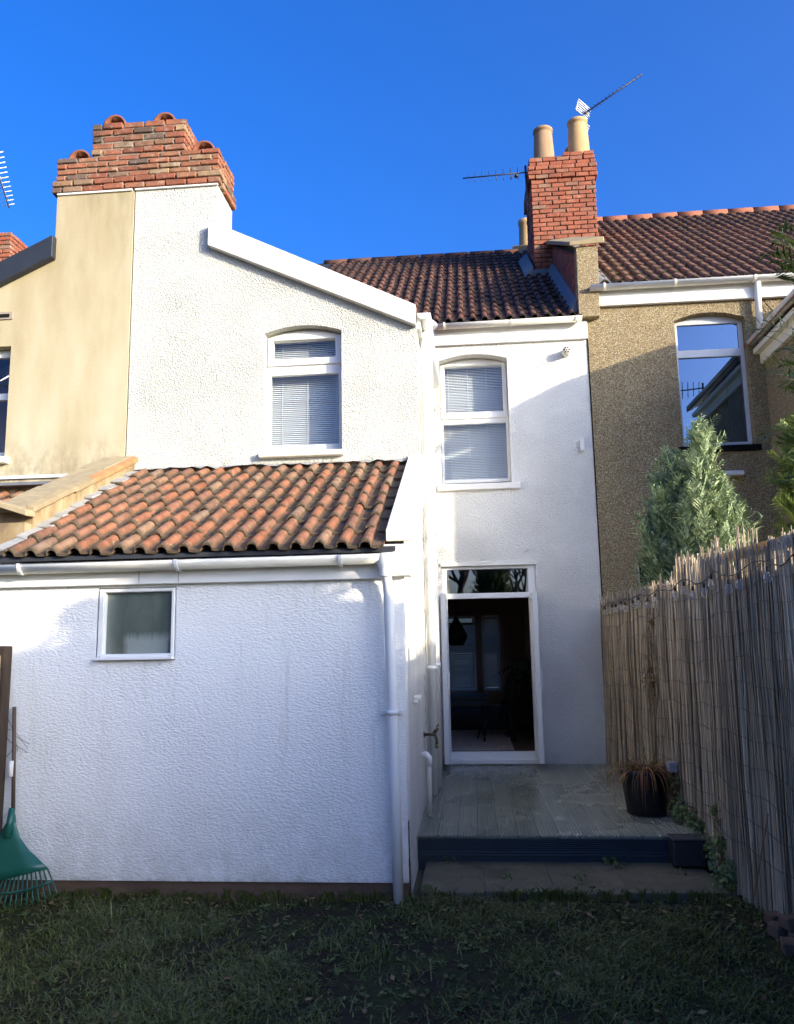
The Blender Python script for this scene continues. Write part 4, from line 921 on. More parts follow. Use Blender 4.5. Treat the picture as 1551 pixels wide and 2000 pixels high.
# ================================================================== REED FENCE
fence = thing('reed_fence', 'weathered brown reed screening wired along the right fence', 'fence', (1.6, 7, 0))
def fx(y, z):
    b = np.interp(y, [3.2, 4.2, 5.0, 5.6, 6.4, 7.0, 8.0, 10], [1.72, 1.71, 1.68, 1.635, 1.60, 1.60, 1.52, 1.475])
    return b + .022 * z + .017 * math.sin(y * 4.1 + z * .5 + math.sin(y * 2.3)) * (1 if y < 7.6 else .35) + .007 * math.sin(y * 11.7 + .9 * z)
def ftop(y): return 2.09 + .012 * math.sin(y * 3) if y > 6.75 else (2.225 + .02 * math.sin(y * 4) if y > 5.3 else 2.17)
def fbot(y): return .225 if y > 6.35 else (.02 if y > 5.3 else .03)
r = random.Random(17); reed_mesh = []
for k in range(6):
    m = MB(); b1, b2 = r.uniform(-.012, .012), r.uniform(-.014, .014)
    m.tube([(0, 0, 0), (b1, b2, .33), (b2, -b1, .66), (0, 0, 1)], [1, 1, .9, .75], 5, False)
    # tube radius is scaled by the object, so build unit radius on x,y
    m.v = [(x * .0055 if abs(x) > .05 else x, y * .0055 if abs(y) > .05 else y, z) for x, y, z in m.v]
    m = MB(); path = [(0, 0), (b1, b2), (b2, -b1), (0, 0)]; vs = []
    for i, (ax, ay) in enumerate(path):
        for q in range(5): vs.append((ax + .0050 * (1 - .1 * i) * math.cos(2 * PI * q / 5), ay + .0050 * (1 - .1 * i) * math.sin(2 * PI * q / 5), i / 3))
    m.add(vs, [(i * 5 + q, i * 5 + (q + 1) % 5, i * 5 + 5 + (q + 1) % 5, i * 5 + 5 + q) for i in range(3) for q in range(5)] + [(15, 16, 17, 18, 19)], True)
    reed_mesh.append(m.mesh('reed', REED, 0, False))
ys = []; y = .8
while y < 9.93: ys.append(y); y += r.uniform(.0055, .0085)
mass = MB(); cnt = 0
for i, y in enumerate(ys):
    z0 = fbot(y) + r.uniform(-.01, .03) + (r.uniform(0, .25) if r.random() < .06 and y < 5.4 else 0); z1 = ftop(y) + r.uniform(-.05, .04) + (r.uniform(.02, .07) if r.random() < .12 else 0)
    if 5.72 < y < 5.95 or 5.1 < y < 5.35: z1 += r.uniform(.03, .10)
    if 5.42 < y < 5.66: z1 -= r.uniform(.06, .13)
    off = r.uniform(-.010, .010)
    tl = r.gauss(0, .035) + .03 * math.sin(y * 3.7); xa = fx(y, z0) + off; xb = fx(y, z1) + off
    one = 4.05 < y and cnt < 300 and i % 1 == 0 and y < 6.9
    dir_ = Vector((xb - xa, tl, z1 - z0)); q = Vector((0, 0, 1)).rotation_difference(dir_.normalized())
    M_ = Matrix.Translation((xa, y, z0)) @ q.to_matrix().to_4x4() @ Matrix.Diagonal((1, 1, dir_.length, 1))
    if one:
        o = bpy.data.objects.new('reed', r.choice(reed_mesh)); link(o, fence); o.matrix_basis = M_; cnt += 1
    else:
        me = r.choice(reed_mesh); mass.add([M_ @ v.co for v in me.vertices], [tuple(p.vertices) for p in me.polygons], True)
for _ in range(560):     # second layer of reeds behind
    y = r.uniform(3.6, 9.9); z0 = fbot(y); z1 = ftop(y) + r.uniform(-.12, .02); me = r.choice(reed_mesh); x = fx(y, 1) + r.uniform(.012, .028)
    M_ = Matrix.Translation((x, y, z0)) @ Matrix.Rotation(r.uniform(-.02, .02), 4, 'X') @ Matrix.Diagonal((1, 1, z1 - z0, 1)); mass.add([M_ @ v.co for v in me.vertices], [tuple(p.vertices) for p in me.polygons], True)
put('reeds_beyond', (mass, REED2, 0, False), fence, kind='stuff')
for z in (.36, .52, .68, .84, 1.0, 1.16, 1.32, 1.48, 1.64, 1.80, 1.94, 2.04):
    pts = [(fx(y, z) - .020 + r.uniform(-.003, .003), y, z + .028 * math.sin(y * 2.1 + z * 2.3) + .014 * math.sin(y * 9 + z * 7) + .006 * math.sin(y * 23 + z * 3)) for y in np.arange(3.6, 9.92, .09)]
    if z > .5 or True: put('wire', (MB().tube(pts, .0018, 4), STEEL), fence)
m = MB()
for i in range(64):
    y = .1 + i * .155; xx = np.interp(y, [3.2, 5, 7, 10], [1.80, 1.775, 1.70, 1.60])
    m = MB(); m.box(xx, xx + .02, y + .003, y + .152, -.05, 2.02 + .01 * (i % 3)); put('fence_board', (m, WOODPOST), fence)  # backing boards added behind the reeds so no sunlight leaks through
for y in (4.28, 5.95, 7.6, 9.3):
    xx = np.interp(y, [3.2, 5, 7, 10], [1.80, 1.775, 1.70, 1.60]) + .022; put('fence_post', (MB().box(xx, xx + .09, y, y + .09, -.05, 2.30 if y < 5 else 2.12), WOODPOST, .006), fence)
put('top_rail', (MB().hexa([(1.80, 3.4, 2.12), (1.87, 3.4, 2.12), (1.80, 5.9, 2.16), (1.73, 5.9, 2.16), (1.80, 3.4, 2.17), (1.87, 3.4, 2.17), (1.80, 5.9, 2.21), (1.73, 5.9, 2.21)]), FRESHWOOD), fence)
# bricks at the fence foot
for i, (x, y, z, a) in enumerate(((1.62, 4.86, .0, .2), (1.70, 4.72, .0, .5), (1.58, 4.66, -.01, -.2), (1.66, 5.05, .0, .1), (1.66, 4.78, .068, .3))):
    me = brick_mesh(.215, .10, .066, PLINTH, 50 + i); o = bpy.data.objects.new('loose_brick', me); COL.objects.link(o); o.location = (x - .05, y, z + .02); o.rotation_euler = (0, 0, a)
    tag(o, ['dirty loose brick under the reed ends, farthest from the lawn edge', 'dirty loose brick lying turned against the reed fence foot', 'dirty loose brick nearest the lawn at the fence foot', 'dirty loose brick behind the others at the fence foot', 'dirty loose brick on top of the little pile at the fence foot'][i], 'brick', 'loose bricks at the fence foot')

# string lights along the fence top
sl = thing('string_lights', 'clear globe string lights along the top of the reed fence', 'string lights', (1.6, 6, 2.1))
by = [4.28, 4.9, 5.28, 5.42, 5.78, 5.98, 6.2, 6.42, 6.62, 7.2, 7.5, 7.8, 8.05, 8.3, 8.55, 8.8, 9.1, 9.45]
def lz(y): return (2.05 + .03 * math.sin(y * 9) if y < 6.7 else 2.03 + .012 * math.sin(y * 9))
put('cable', (MB().tube([(fx(y, 2.05) - .03, y, lz(y)) for y in np.arange(3.7, 9.8, .08)], .004, 5), BLACKP), sl)
bm1 = MB().lathe([(0, -.032), (.014, -.028), (.022, -.016), (.025, -.002), (.021, .014), (.012, .028), (.010, .036)], (0, 0, 0), 12).mesh('bulb', BULB); sk = MB().lathe([(0, .066), (.009, .064), (.011, .04), (.010, .032), (0, .032)], (0, 0, 0), 10).mesh('socket', BLACKP)
for y in by:
    for nm, me in (('bulb', bm1), ('socket', sk)):
        o = bpy.data.objects.new(nm, me); link(o, sl); o.location = (fx(y, 2.0) - .045, y, lz(y) - .085)
        if nm == 'bulb': root_b = o

# left fence strip
lf = thing('reed_fence', 'strip of reed fence at the left end of the extension wall', 'fence', (-3.2, 5.2, 0))
m = MB()
for i in range(46):
    me = r.choice(reed_mesh); y = 3.4 + i * .044 + r.uniform(-.01, .01); z1 = 1.66 + r.uniform(-.1, .05)
    for kk in range(3):
        M_ = Matrix.Translation((-3.19 - .012 * kk + r.uniform(-.01, .01), y + r.uniform(0, .03), .02)) @ Matrix.Rotation(r.uniform(-.02, .02), 4, 'X') @ Matrix.Diagonal((1.6, 1.6, z1, 1)); m.add([M_ @ v.co for v in me.vertices], [tuple(p.vertices) for p in me.polygons], True)
put('reeds', (m, REED2, 0, False), lf, kind='stuff')
put('fence_post', (MB().box(-3.28, -3.165, 5.37, 5.465, -.05, 1.66), simple('dark_weathered_timber', (.06, .042, .03), .9, .2, .4, 6, .4, 40, stretch=(6, 6, .5)), .006), lf)
put('fence_board', (MB().box(-3.27, -3.25, 3.2, 5.36, -.05, 1.6), WOODPOST), lf)

# leaf rake leaning on the wall
rk = thing('leaf_rake', 'green plastic leaf rake leaning head down against the white wall', 'rake', (-3.06, 5.3, .0))
HX = -3.075
def ry(z): return 5.30 + .12 * min(1, z / .55)
m = MB(); vs = []; fs = []
prof = [(.56, .020), (.50, .032), (.42, .075), (.34, .155), (.27, .255), (.235, .305)]
for (z, hw) in prof:
    for sx in (-1, -.5, 0, .5, 1):
        vs.append((HX + hw * sx * (1 if sx else 0), ry(z) - .01 * (1 - abs(sx)), z - .07 * (1 - abs(sx)) * (hw / .305) ** 2 * (1 if z < .4 else 0)))
for i in range(len(prof) - 1):
    for k in range(4): fs.append((i * 5 + k, i * 5 + k + 1, (i + 1) * 5 + k + 1, (i + 1) * 5 + k))
m.add(vs, fs, True)
hd = put('head', (m, GREENP, 0, False), rk); md = hd.modifiers.new('thick', 'SOLIDIFY'); md.thickness = .006
for i in range(23):
    t = -1 + 2 * i / 22; a = (HX + .30 * t, ry(.2), .235 - .07 * (1 - abs(t)) + .0); b = (HX + .425 * t, 5.235, .02 + .10 * t * t)
    mid = tuple((p + q_) / 2 for p, q_ in zip(a, b))
    put('tine', (MB().tube([a, mid, b, (b[0], b[1] + .025, b[2] - .012)], [.0055, .005, .0045, .004], 5), GREENP), rk)
put('brace', (MB().tube([(HX + .365 * t, 5.265, .105 + .075 * t * t) for t in np.linspace(-1, 1, 15)], .007, 5), GREENP), rk)
put('socket', (MB().tube([(HX + .002, ry(.62) - .012, .60), (HX, ry(.4) - .012, .42)], [.021, .026], 10), GREENP), rk)
put('handle', (MB().tube([(HX + .002, ry(.6), .58), (-3.125, 5.455, 1.25)], .013, 8), simple('dark_rake_handle', (.09, .06, .04), .7)), rk)
put('white_tape', (MB().tube([(-3.094, 5.40, .80), (-3.099, 5.41, .90)], .0155, 8), PAINT), rk)

# ================================================================== INSIDE THE ROOM
rg = put('rug', (MB().box(-1.2, .48, 10.95, 13.4, .264, .272), RUG)); tag(rg, 'pale faded patterned rug inside the open door', 'rug')
lamp = thing('pendant_lamp', 'dark teardrop pendant lamp hanging inside the doorway', 'lamp', (-.26, 13, 1.95))
put('cord', (MB().tube([(-.26, 13, 2.65), (-.26, 13, 2.0)], .006, 6), DARKF), lamp)
put('lamp_shade', (MB().lathe([(.012, .10), (.03, .06), (.11, -.08), (.17, -.20), (.165, -.25), (.11, -.36), (.09, -.36), (.14, -.25)], (-.26, 13, 1.96), 18), DARKF), lamp)
tb = thing('dining_table', 'dark dining table just inside the patio door', 'table', (-.4, 12.9, .272))
put('tabletop', (MB().box(-1.0, .22, 12.5, 13.6, .80, .84), TEALP, .006), tb); put('apron', (MB().box(-.95, .17, 12.56, 13.54, .70, .798), TEALP), tb)
for x, y in ((.12, 12.58), (.12, 13.5), (-.93, 12.58), (-.93, 13.5)): put('leg', (MB().tube([(x, y, .274), (x, y, .70)], [.026, .036], 8), TEALP), tb)
def chair(x, y, rz, label):
    c = thing('dining_chair', label, 'chair', (x, y, .272), 'dining chairs')
    c.rotation_euler = (0, 0, rz)
    def P(nm, mb, mt=DARKF, bv=0):
        o = bpy.data.objects.new(nm, mb.mesh(nm, mt, bv)); COL.objects.link(o); o.parent = c
    P('seat', MB().lathe([(0, .44), (.20, .44), (.215, .455), (.20, .475), (0, .465)], (0, 0, 0), 14))
    for sx, sy in ((1, 1), (-1, 1), (1, -1), (-1, -1)): P('leg', MB().tube([(.15 * sx, .15 * sy, .44), (.21 * sx, .22 * sy, 0)], [.018, .013], 7))
    P('back_hoop', MB().tube([(-.2, .17, .46), (-.21, .22, .70), (-.15, .26, .90), (0, .275, .96), (.15, .26, .90), (.21, .22, .70), (.2, .17, .46)], .013, 7))
    for k in range(5):
        xx = -.13 + .065 * k; P('spindle', MB().tube([(xx, .17, .46), (xx * 1.15, .26, .90 + (.05 if abs(xx) < .1 else 0))], .007, 5))
chair(.28, 12.05, -rad(78), 'black spindle-back chair nearest the patio door, by the table')
chair(.62, 13.3, -rad(120), 'black spindle-back chair farther inside, beyond the table corner')
cb = thing('cabinet', 'black cabinet against the room wall behind the chairs', 'cabinet', (.9, 14.3, .27))
put('body', (MB().box(.60, 1.10, 14.0, 14.6, .27, .98), DARKF, .008), cb); put('speaker', (MB().box(.62, .98, 14.1, 14.5, .99, 1.33), DARKF, .008), cb)
pm = thing('potted_palm', 'dark potted palm inside the doorway on the right', 'plant', (.95, 12.6, .27))
put('pot', (MB().lathe([(0, 0), (.13, 0), (.16, .30), (.14, .30), (0, .27)], (.93, 12.6, .272), 14), DARKF), pm)
m = MB(); r = random.Random(31)
for k in range(13):
    a = r.uniform(PI * .5, PI * 1.5) if k < 9 else r.uniform(0, 2 * PI); L = r.uniform(.5, .95); e0 = r.uniform(.9, 1.4); p = Vector((.93, 12.6, .85)); pts = [p]
    for q in range(9):
        el = e0 - 1.9 * q / 9; p = p + Vector((math.cos(a) * math.cos(el) * .8, math.sin(a) * math.cos(el), math.sin(el))) * L / 9
        p.x = min(p.x, 1.08); pts.append(p)
    m.tube(pts, .006, 4)
    for q in range(2, 10):
        for s_ in (-1, 1):
            d = (pts[q] - pts[q - 1]).normalized(); sd_ = d.cross(Vector((0, 0, 1))).normalized() * s_
            tip = pts[q] + sd_ * .13 + d * .10 - Vector((0, 0, .07)); m.add([pts[q], pts[q] + d * .025, tip], [(0, 1, 2)])
m.tube([(.93, 12.6, .5), (.93, 12.6, .9)], .03, 7); put('fronds', (m, DARKG, 0, False), pm)

# ================================================================== PLANTS
def conifer(name, label, base, H, R, nf, mat, seed, spray=.30, low=.12, lean=(0, 0), pw=.75, group=None, wid=1., cat='tree', flat=.0, spires=None):
    """upright conifer: trunk and a crown of feathery sprays, each spray many small leaflets"""
    r = np.random.default_rng(seed); t = thing(name, label, cat, base, group); bx, by_, bz = base
    put('trunk', (MB().tube([(bx, by_, bz), (bx + lean[0] * .5, by_ + lean[1] * .5, bz + H * .5), (bx + lean[0] * .9, by_ + lean[1] * .9, bz + H * .93)], [.05 + H * .008, .035 + H * .004, .008], 8), BARK), t)
    V = []; F = []; k0 = 0
    limbs = MB()
    H0, R0_, bx0, by0, low0, nf0 = H, R, bx, by_, low, nf
    for (sx_, sy_, H, R, low, nf, i) in ([(0, 0, H0, R0_, low0, nf0, i) for i in range(nf0)] if not spires else [(q[0], q[1], q[2], q[3], q[4], q[5], i) for q in spires for i in range(q[5])]):
        bx, by_ = bx0 + sx_, by0 + sy_
        u = low + (1 - low) * (i + r.random()) / nf; a = i * 2.39996 + r.normal(0, .35)
        Rr = R * max(.06, (1 - u) ** pw) * r.uniform(.62, 1.12) * (1 if u > .25 else .75 + u)
        az = np.array([math.cos(a), math.sin(a), 0.]); o = np.array([bx + lean[0] * u, by_ + lean[1] * u, bz + H * u])
        up0 = .45 + .9 * u + r.normal(0, .18)
        sub = 3 if Rr > .25 else 1
        for sidx in range(sub):
            fr_ = (1, .68, .42)[sidx]; aa = a + r.normal(0, .35); d = np.array([math.cos(aa), math.sin(aa), 0.])
            st = o + d * Rr * max(0, fr_ - .35) + np.array([0, 0, Rr * .15 * fr_]); L = spray * r.uniform(.7, 1.2); el = up0 + r.normal(0, .25)
            side = np.array([-d[1], d[0], 0.]) ; tw = r.normal(0, .9); K = 9; p = st.copy()
            for q in range(K):
                e = el - flat * q / K * 2; dr = d * math.cos(e) + np.array([0, 0, math.sin(e)]); nrm = np.cross(side, dr); sv = side * math.cos(tw) + nrm * math.sin(tw)
                p = p + dr * L / K; ll = L * .42 * math.sin(PI * min(.97, (q + 1.6) / (K + 1.8))) * r.uniform(.8, 1.2); wl = .009 * wid * (spray / .3) * 1.6
                for s_ in (-1, 1):
                    dv = sv * s_ * .75 + dr * .75; dv = dv / np.linalg.norm(dv); ax = np.cross(dv, nrm); tip = p + dv * ll + nrm * r.normal(0, .02)
                    md_ = p + dv * ll * .5; V += [p, md_ + ax * wl, tip, md_ - ax * wl]; F.append((k0, k0 + 1, k0 + 2, k0 + 3)); k0 += 4
            tip = p + dr * L * .12; ax = sv * .006; V += [st, (st + p) / 2 + ax * wid, tip, (st + p) / 2 - ax * wid]; F.append((k0, k0 + 1, k0 + 2, k0 + 3)); k0 += 4
    me = bpy.data.meshes.new('crown'); me.from_pydata([tuple(v) for v in V], [], F); me.materials.append(mat); put('crown', me, t)
    return t
conifer('conifer_shrub', 'blue-green feathery conifer behind the reed fence, before the pebbledash wall', (2.06, 8.0, 0), 3.50, .84, 1250, BLUEG, 3, .24, .38, (.0, 0), .55, cat='conifer', wid=.85,
        spires=[(.20, 0, 3.54, .27, .62, 240), (-.06, .05, 3.26, .24, .60, 190), (.10, -.12, 3.14, .30, .56, 220), (.36, 0, 2.98, .28, .54, 200), (-.20, .10, 3.02, .24, .56, 190), (.50, .05, 2.74, .22, .56, 120), (-.27, .10, 2.70, .20, .62, 130), (.02, -.1, 2.82, .30, .58, 220), (.30, -.15, 2.62, .30, .56, 200)])
conifer('conifer_shrub', 'bright green conifer top showing over the fence at the right edge', (2.78, 7.0, 0), 3.28, .34, 420, BRIGHTG, 4, .22, .5, (0, 0), .5, cat='conifer', wid=1.1)
conifer('conifer_tree', 'dark drooping conifer reaching into the picture at the right edge', (2.82, 6.3, 0), 4.75, .50, 38, DARKG, 6, .42, .52, (0, 0), .2, cat='tree', flat=.7, wid=.75)
# clipped hedge in the next garden: its shade falls on the extension wall
hg = thing('garden_hedge', 'tall hedge of the next garden whose shade lies over the extension wall', 'hedge', (3.6, 1.6, 0))
r = random.Random(61); m = MB()
def htop(y): return float(np.interp(y, [-.6, .3, .9, 1.12, 1.32, 1.48, 1.9, 2.15, 2.30, 2.36, 2.62, 2.8], [3.2, 3.5, 3.56, 3.58, 3.62, 3.80, 3.80, 3.72, 3.66, 3.24, 3.22, 3.05])) + .05 * math.sin(y * 19) + .035 * math.sin(y * 41 + 1)
for _ in range(26000):
    y = r.uniform(.7, 2.75); T = htop(y); z = T * (1 - r.random() ** 1.6 * .97); x = r.uniform(3.25, 3.95); s_ = r.uniform(.02, .045)
    nn = Vector((r.gauss(0, 1), r.gauss(0, 1), r.gauss(0, 1))).normalized(); a_ = nn.orthogonal().normalized(); b_ = nn.cross(a_)
    p = Vector((x, y, z)); m.add([p - a_ * s_ * 1.3, p + b_ * s_ * .6, p + a_ * s_ * 1.3, p - b_ * s_ * .6], [(0, 1, 2, 3)])
put('foliage', (m, DARKG, 0, False), hg); m = MB()
for k in range(8):
    y = .8 + k * .24; m.tube([(3.6, y, 0), (3.58, y + .03, 1.5), (3.62, y - .02, htop(y) - .5)], [.03, .025, .012], 6)
m.box(3.56, 3.62, .8, 2.3, 0, 3.1); m.box(3.56, 3.62, 2.3, 2.7, 0, 2.9); m.box(3.56, 3.62, 1.5, 2.1, 3.1, 3.5); put('stems', (m, BARK), hg)  # solid boxes added among the stems to stop sun leaking through the hedge
for i, (x, y, h, rr) in enumerate(((-2.2, -14, 5.2, 1.3), (.9, -16, 6.6, 1.5), (3.6, -15, 4.6, 1.2), (-5.5, -17, 5.8, 1.5))):
    conifer('garden_tree', ['evergreen at the garden end mirrored left in the door transom', 'tallest evergreen at the garden end mirrored in the door glass', 'evergreen at the garden end mirrored right in the door transom', 'evergreen in the garden corner mirrored in the small window'][i], (x, y, 0), h, rr, 700, DARKG, 40 + i, .5, .06, (0, 0), .6, 'trees at the garden end', 2.0, 'tree')
def bare_tree(label, base, H, seed):
    r = random.Random(seed); t = thing('bare_tree', label, 'tree', base, 'bare trees at the garden end'); tr = MB(); tw = MB()
    def grow(mb, p, d, L, rad_, lev):
        q = p + d * L; mb.tube([p, p + d * L * .5 + Vector((r.gauss(0, .03), r.gauss(0, .03), 0)) * L, q], [rad_, rad_ * .85, rad_ * .65], 5 if lev else 7, False)
        if lev >= 5: return
        for _ in range(3 if lev < 4 else 2):
            nd = (d + Vector((r.gauss(0, .5), r.gauss(0, .5), r.gauss(.12, .3)))).normalized(); grow(tw, q - d * L * r.uniform(0, .3), nd, L * r.uniform(.6, .82), rad_ * .6, lev + 1)
    grow(tr, Vector(base), Vector((0, 0, 1)), H * .3, H * .022, 0)
    put('trunk', (tr, BARK, 0, False), t); put('branches', (tw, BARK, 0, False), t)
bare_tree('bare winter tree mirrored in the lower pane by the downpipes', (-.6, -21, 0), 11, 1); bare_tree('bare winter tree mirrored at the side of the transom', (2.4, -22, 0), 9, 2)
def leafy(m, c, n_, R_, s_, r, zmin=0, flat=.7):
    for _ in range(n_):
        d = Vector((r.gauss(0, 1), r.gauss(0, 1), r.gauss(0, 1) * flat)).normalized() * R_ * r.uniform(.35, 1) ; p = Vector(c) + d
        if p.z < zmin: p.z = zmin + r.uniform(.0, .04)
        nrm = (d.normalized() + Vector((0, -.4, .8)) + Vector((r.gauss(0, .4), r.gauss(0, .4), r.gauss(0, .4)))).normalized(); a = nrm.orthogonal().normalized(); a = Matrix.Rotation(r.uniform(0, 6.28), 3, nrm) @ a; b = nrm.cross(a); s = s_ * r.uniform(.6, 1.25)
        m.add([p - a * s, p - a * s * .3 + b * s * .75, p + a * s * .5 + b * s * .6, p + a * s * 1.1 + nrm * s * .2, p + a * s * .5 - b * s * .6, p - a * s * .3 - b * s * .75], [(0, 1, 2, 3, 4, 5)])
    return m
r = random.Random(55)
def bush(label, blobs, leaf=.018, mat=IVY, name='weed_plant', stems=8, zmin=.02):
    c0 = blobs[0]; t = thing(name, label, 'plant', (c0[0], c0[1], max(0, c0[2] - c0[3])), 'weeds along the fence foot'); m = MB()
    for (x, y, z, R_, n_) in blobs: leafy(m, (x, y, z), n_, R_, leaf, r, zmin)
    put('leaves', (m, mat, 0, False), t)
    m = MB()
    for _ in range(stems):
        b = r.choice(blobs); m.tube([(b[0] + r.uniform(-.03, .03), b[1] + r.uniform(-.03, .03), zmin), (b[0] + r.uniform(-.06, .06), b[1], b[2]), (b[0] + r.uniform(-.12, .12), b[1] + r.uniform(-.1, .1), b[2] + b[3] * r.uniform(.5, 1.2))], .003, 4)
    put('stems', (m, DRYSTEM), t); return t
bush('green leafy weed clump at the right end of the paving step', [(1.60, 5.75, .16, .13, 170), (1.62, 5.85, .30, .10, 100), (1.55, 5.70, .08, .09, 60), (1.58, 5.95, .22, .10, 60)], .017)
bush('straggling weeds over the deck corner by the reed fence', [(1.58, 6.40, .30, .09, 90), (1.60, 6.6, .34, .10, 90), (1.58, 6.25, .20, .09, 60)], .016, zmin=.05)
bush('ivy-like weed between the pot and the reed fence', [(1.57, 6.85, .36, .10, 110), (1.57, 6.95, .50, .09, 80), (1.55, 6.75, .30, .08, 60)], .016, zmin=.23)
bush('pale sprig of leaves half way up the near reeds', [(1.62, 6.05, .47, .05, 40), (1.63, 6.0, .40, .03, 14)], .016, OLIVEG, stems=4, zmin=.1)
# dry climber tangle
cl = thing('dead_climber', 'dry dead climber twigs hanging on the reed fence above the pot', 'plant', (1.52, 7.3, .6))
m = MB(); r2 = random.Random(6)
for k in range(30):
    y = 7.45 + r2.gauss(0, .11); z = r2.choice((1.35, 1.3, 1.25, 1.75, 1.6)) + r2.gauss(0, .07); x = fx(y, z) - .03; p = [(x, y, z)]
    for q in range(4): p.append((p[-1][0] + r2.uniform(-.02, .006), p[-1][1] + r2.uniform(-.06, .06), p[-1][2] + r2.uniform(-.06, .05)))
    m.tube(p, .0028, 4)
for y0 in (7.35, 7.5, 7.42): m.tube([(fx(y0, z) - .025 + r2.uniform(-.006, .006), y0 + .03 * math.sin(z * 7 + y0 * 9), z) for z in np.arange(.5, 2.0, .1)], .003, 4)
put('twigs', (m, DRYSTEM), cl); m = MB(); leafy(m, (fx(7.45, 1.25) - .05, 7.45, 1.27), 26, .09, .02, r2); leafy(m, (fx(7.4, 1.78) - .04, 7.42, 1.78), 10, .05, .02, r2); put('dead_leaves', (m, DRYSTEM, 0, False), cl)
m = MB(); m.tube([(1.48, 5.05, .02), (1.54, 4.98, .35), (1.60, 4.93, .66)], .0045, 5); tag(put('dead_stalk', (m, DRYG)), 'single pale dry stalk leaning on the reeds above the lawn', 'stalk')
m = MB()
for k in range(4): m.tube([(-3.17, 5.44, 1.05 + r2.gauss(0, .1)), (-3.12 + r2.uniform(-.03, .04), 5.46, 1.04 + r2.gauss(0, .08)), (-3.06 + r2.uniform(-.05, .05), 5.47, 1.0 + r2.gauss(0, .1))], .0018, 4)
tag(put('bare_twigs', (m, BARK)), 'bare twigs poking past the left fence post over the wall', 'twigs')

# ---- grass and ground weeds
def dens(x, y): return .5 + .5 * (math.sin(x * 2.3 + 1.3 * y) * .5 + math.sin(x * 4.1 - y * 3.3 + 1) * .35 + math.sin(x * 9 + y * 7) * .3 + .25 * math.sin(x * 15 - y * 12 + 2))
N = 80000; V = np.zeros((N * 5, 3)); F = []; k = 0
X = rng.uniform(-3.2, 1.68, N * 4); Y = rng.uniform(2.2, 5.52, N * 4); U = rng.random(N * 4)
cnt = 0
for x, y, u in zip(X, Y, U):
    if cnt >= N: break
    if u > .03 + .97 * max(0, min(1, dens(x, y) * 1.25 - .12)) ** 2: continue
    if y > 5.45 and x > -.45 and x < 1.5 and u > .5: continue
    h = rng.gamma(3, .0058) + .008; 
    if rng.random() < .03: h *= 2.2
    a = rng.uniform(0, 2 * PI); ln_ = h * rng.uniform(.5, 2.4); wv = rng.uniform(.0015, .0045); dx, dy = math.cos(a), math.sin(a); z = .012 + lawn_z(x, y) - .004
    b = cnt * 5; sx, sy = -dy * wv, dx * wv
    V[b] = (x - sx, y - sy, z); V[b + 1] = (x + sx, y + sy, z)
    V[b + 2] = (x + dx * ln_ * .35 - sx * .8, y + dy * ln_ * .35 - sy * .8, z + h * .65); V[b + 3] = (x + dx * ln_ * .35 + sx * .8, y + dy * ln_ * .35 + sy * .8, z + h * .65)
    V[b + 4] = (x + dx * ln_, y + dy * ln_, z + h * rng.uniform(.75, 1.05)); F += [(b, b + 1, b + 3, b + 2), (b + 2, b + 3, b + 4)]; cnt += 1
me = bpy.data.meshes.new('grass'); me.from_pydata(V[:cnt * 5].tolist(), [], F); me.materials.append(GRASS)
tag(put('grass', me), 'sparse dark winter grass over damp soil', 'grass', kind='stuff')
m = MB(); r = random.Random(91)
for _ in range(1200):
    x, y = r.uniform(-3.1, 1.6), r.uniform(2.4, 5.48); z = .014 + lawn_z(x, y); s = r.uniform(.014, .036) * (1.3 if r.random() < .1 else 1)
    for q in range(r.randint(4, 8)):
        a = r.uniform(0, 6.28); d = Vector((math.cos(a), math.sin(a), 0)); sd_ = Vector((-d.y, d.x, 0)) * s * r.uniform(.16, .32); e = r.uniform(.15, .8)
        p1 = Vector((x, y, z)) + d * s * .5 + Vector((0, 0, s * .5 * e)); p2 = Vector((x, y, z)) + d * s + Vector((0, 0, s * .55 * e))
        m.add([(x, y, z), p1 - sd_, p2, p1 + sd_], [(0, 1, 2, 3)])
tag(put('ground_weeds', (m, WEED, 0, False)), 'low broad-leaved weeds scattered through the lawn', 'weeds', kind='stuff')
m = MB()
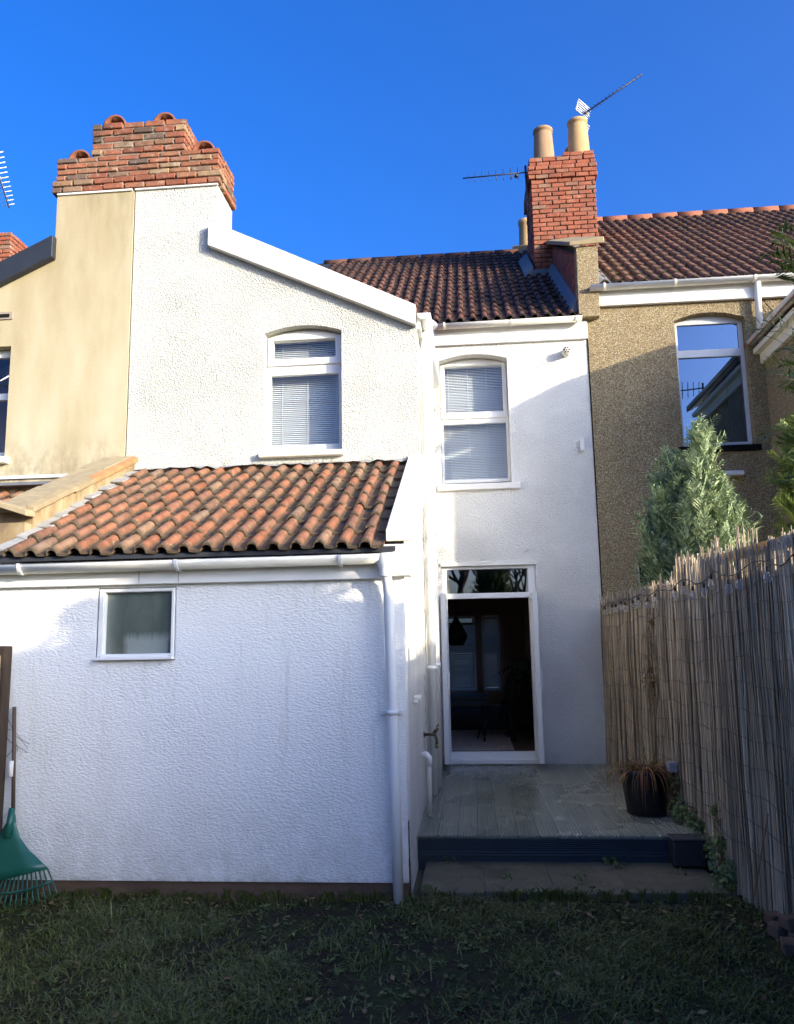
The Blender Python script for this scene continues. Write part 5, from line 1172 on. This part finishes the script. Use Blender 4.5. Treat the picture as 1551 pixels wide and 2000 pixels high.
for (x, y, n_) in ((.16, 5.88, 14), (.62, 5.9, 18), (1.02, 6.2, 24), (.9, 6.31, 20), (-.2, 6.3, 10), (1.3, 6.0, 12), (.62, 5.66, 10), (.3, 5.56, 16), (.75, 5.57, 16), (-.38, 5.62, 14)): leafy(m, (x + r.uniform(-.05, .05), y, .07), n_, .055, .012, r, .055, .5)
tag(put('joint_weeds', (m, WEED, 0, False)), 'small weeds growing in the joints of the paving step', 'weeds', kind='stuff')

m = MB(); r = random.Random(12)
for _ in range(420):
    x, y = r.uniform(-3.1, 1.6), r.uniform(2.8, 5.45)
    if r.random() < .5: y = 5.5 - abs(r.gauss(0, .25))
    z = .03 + lawn_z(x, y) + r.uniform(0, .012); s_ = r.uniform(.012, .026); a = r.uniform(0, 6.28); d = Vector((math.cos(a), math.sin(a), r.uniform(-.3, .3))) * s_; q = Vector((-math.sin(a), math.cos(a), r.uniform(-.4, .4))) * s_ * .5; p = Vector((x, y, z))
    m.add([p - d, p + q, p + d, p - q], [(0, 1, 2, 3)])
tag(put('fallen_leaves', (m, DRYSTEM, 0, False)), 'small brown fallen leaves scattered on the lawn', 'leaves', kind='stuff')
m = MB()
for _ in range(150):     # longer tufts against the plinth and the step
    x = r.uniform(-3.0, 1.5); y = 5.47 if x < -.5 else 5.55; h = r.uniform(.05, .13)
    for _k in range(r.randint(4, 9)):
        a = r.uniform(0, 6.28); dx, dy = math.cos(a) * h * .5, -abs(math.sin(a)) * h * .5; w_ = .0028; xx = x + r.gauss(0, .015)
        m.add([(xx - w_, y, .012), (xx + w_, y, .012), (xx + dx * .4 + w_, y + dy * .4, h * .7), (xx + dx * .4 - w_, y + dy * .4, h * .7)], [(0, 1, 2, 3)])
        m.add([(xx + dx * .4 - w_, y + dy * .4, h * .7), (xx + dx * .4 + w_, y + dy * .4, h * .7), (xx + dx, y + dy, h * r.uniform(.7, 1))], [(0, 1, 2)])
tag(put('edge_tufts', (m, GRASS, 0, False)), 'longer grass tufts along the foot of the wall and step', 'grass', kind='stuff')
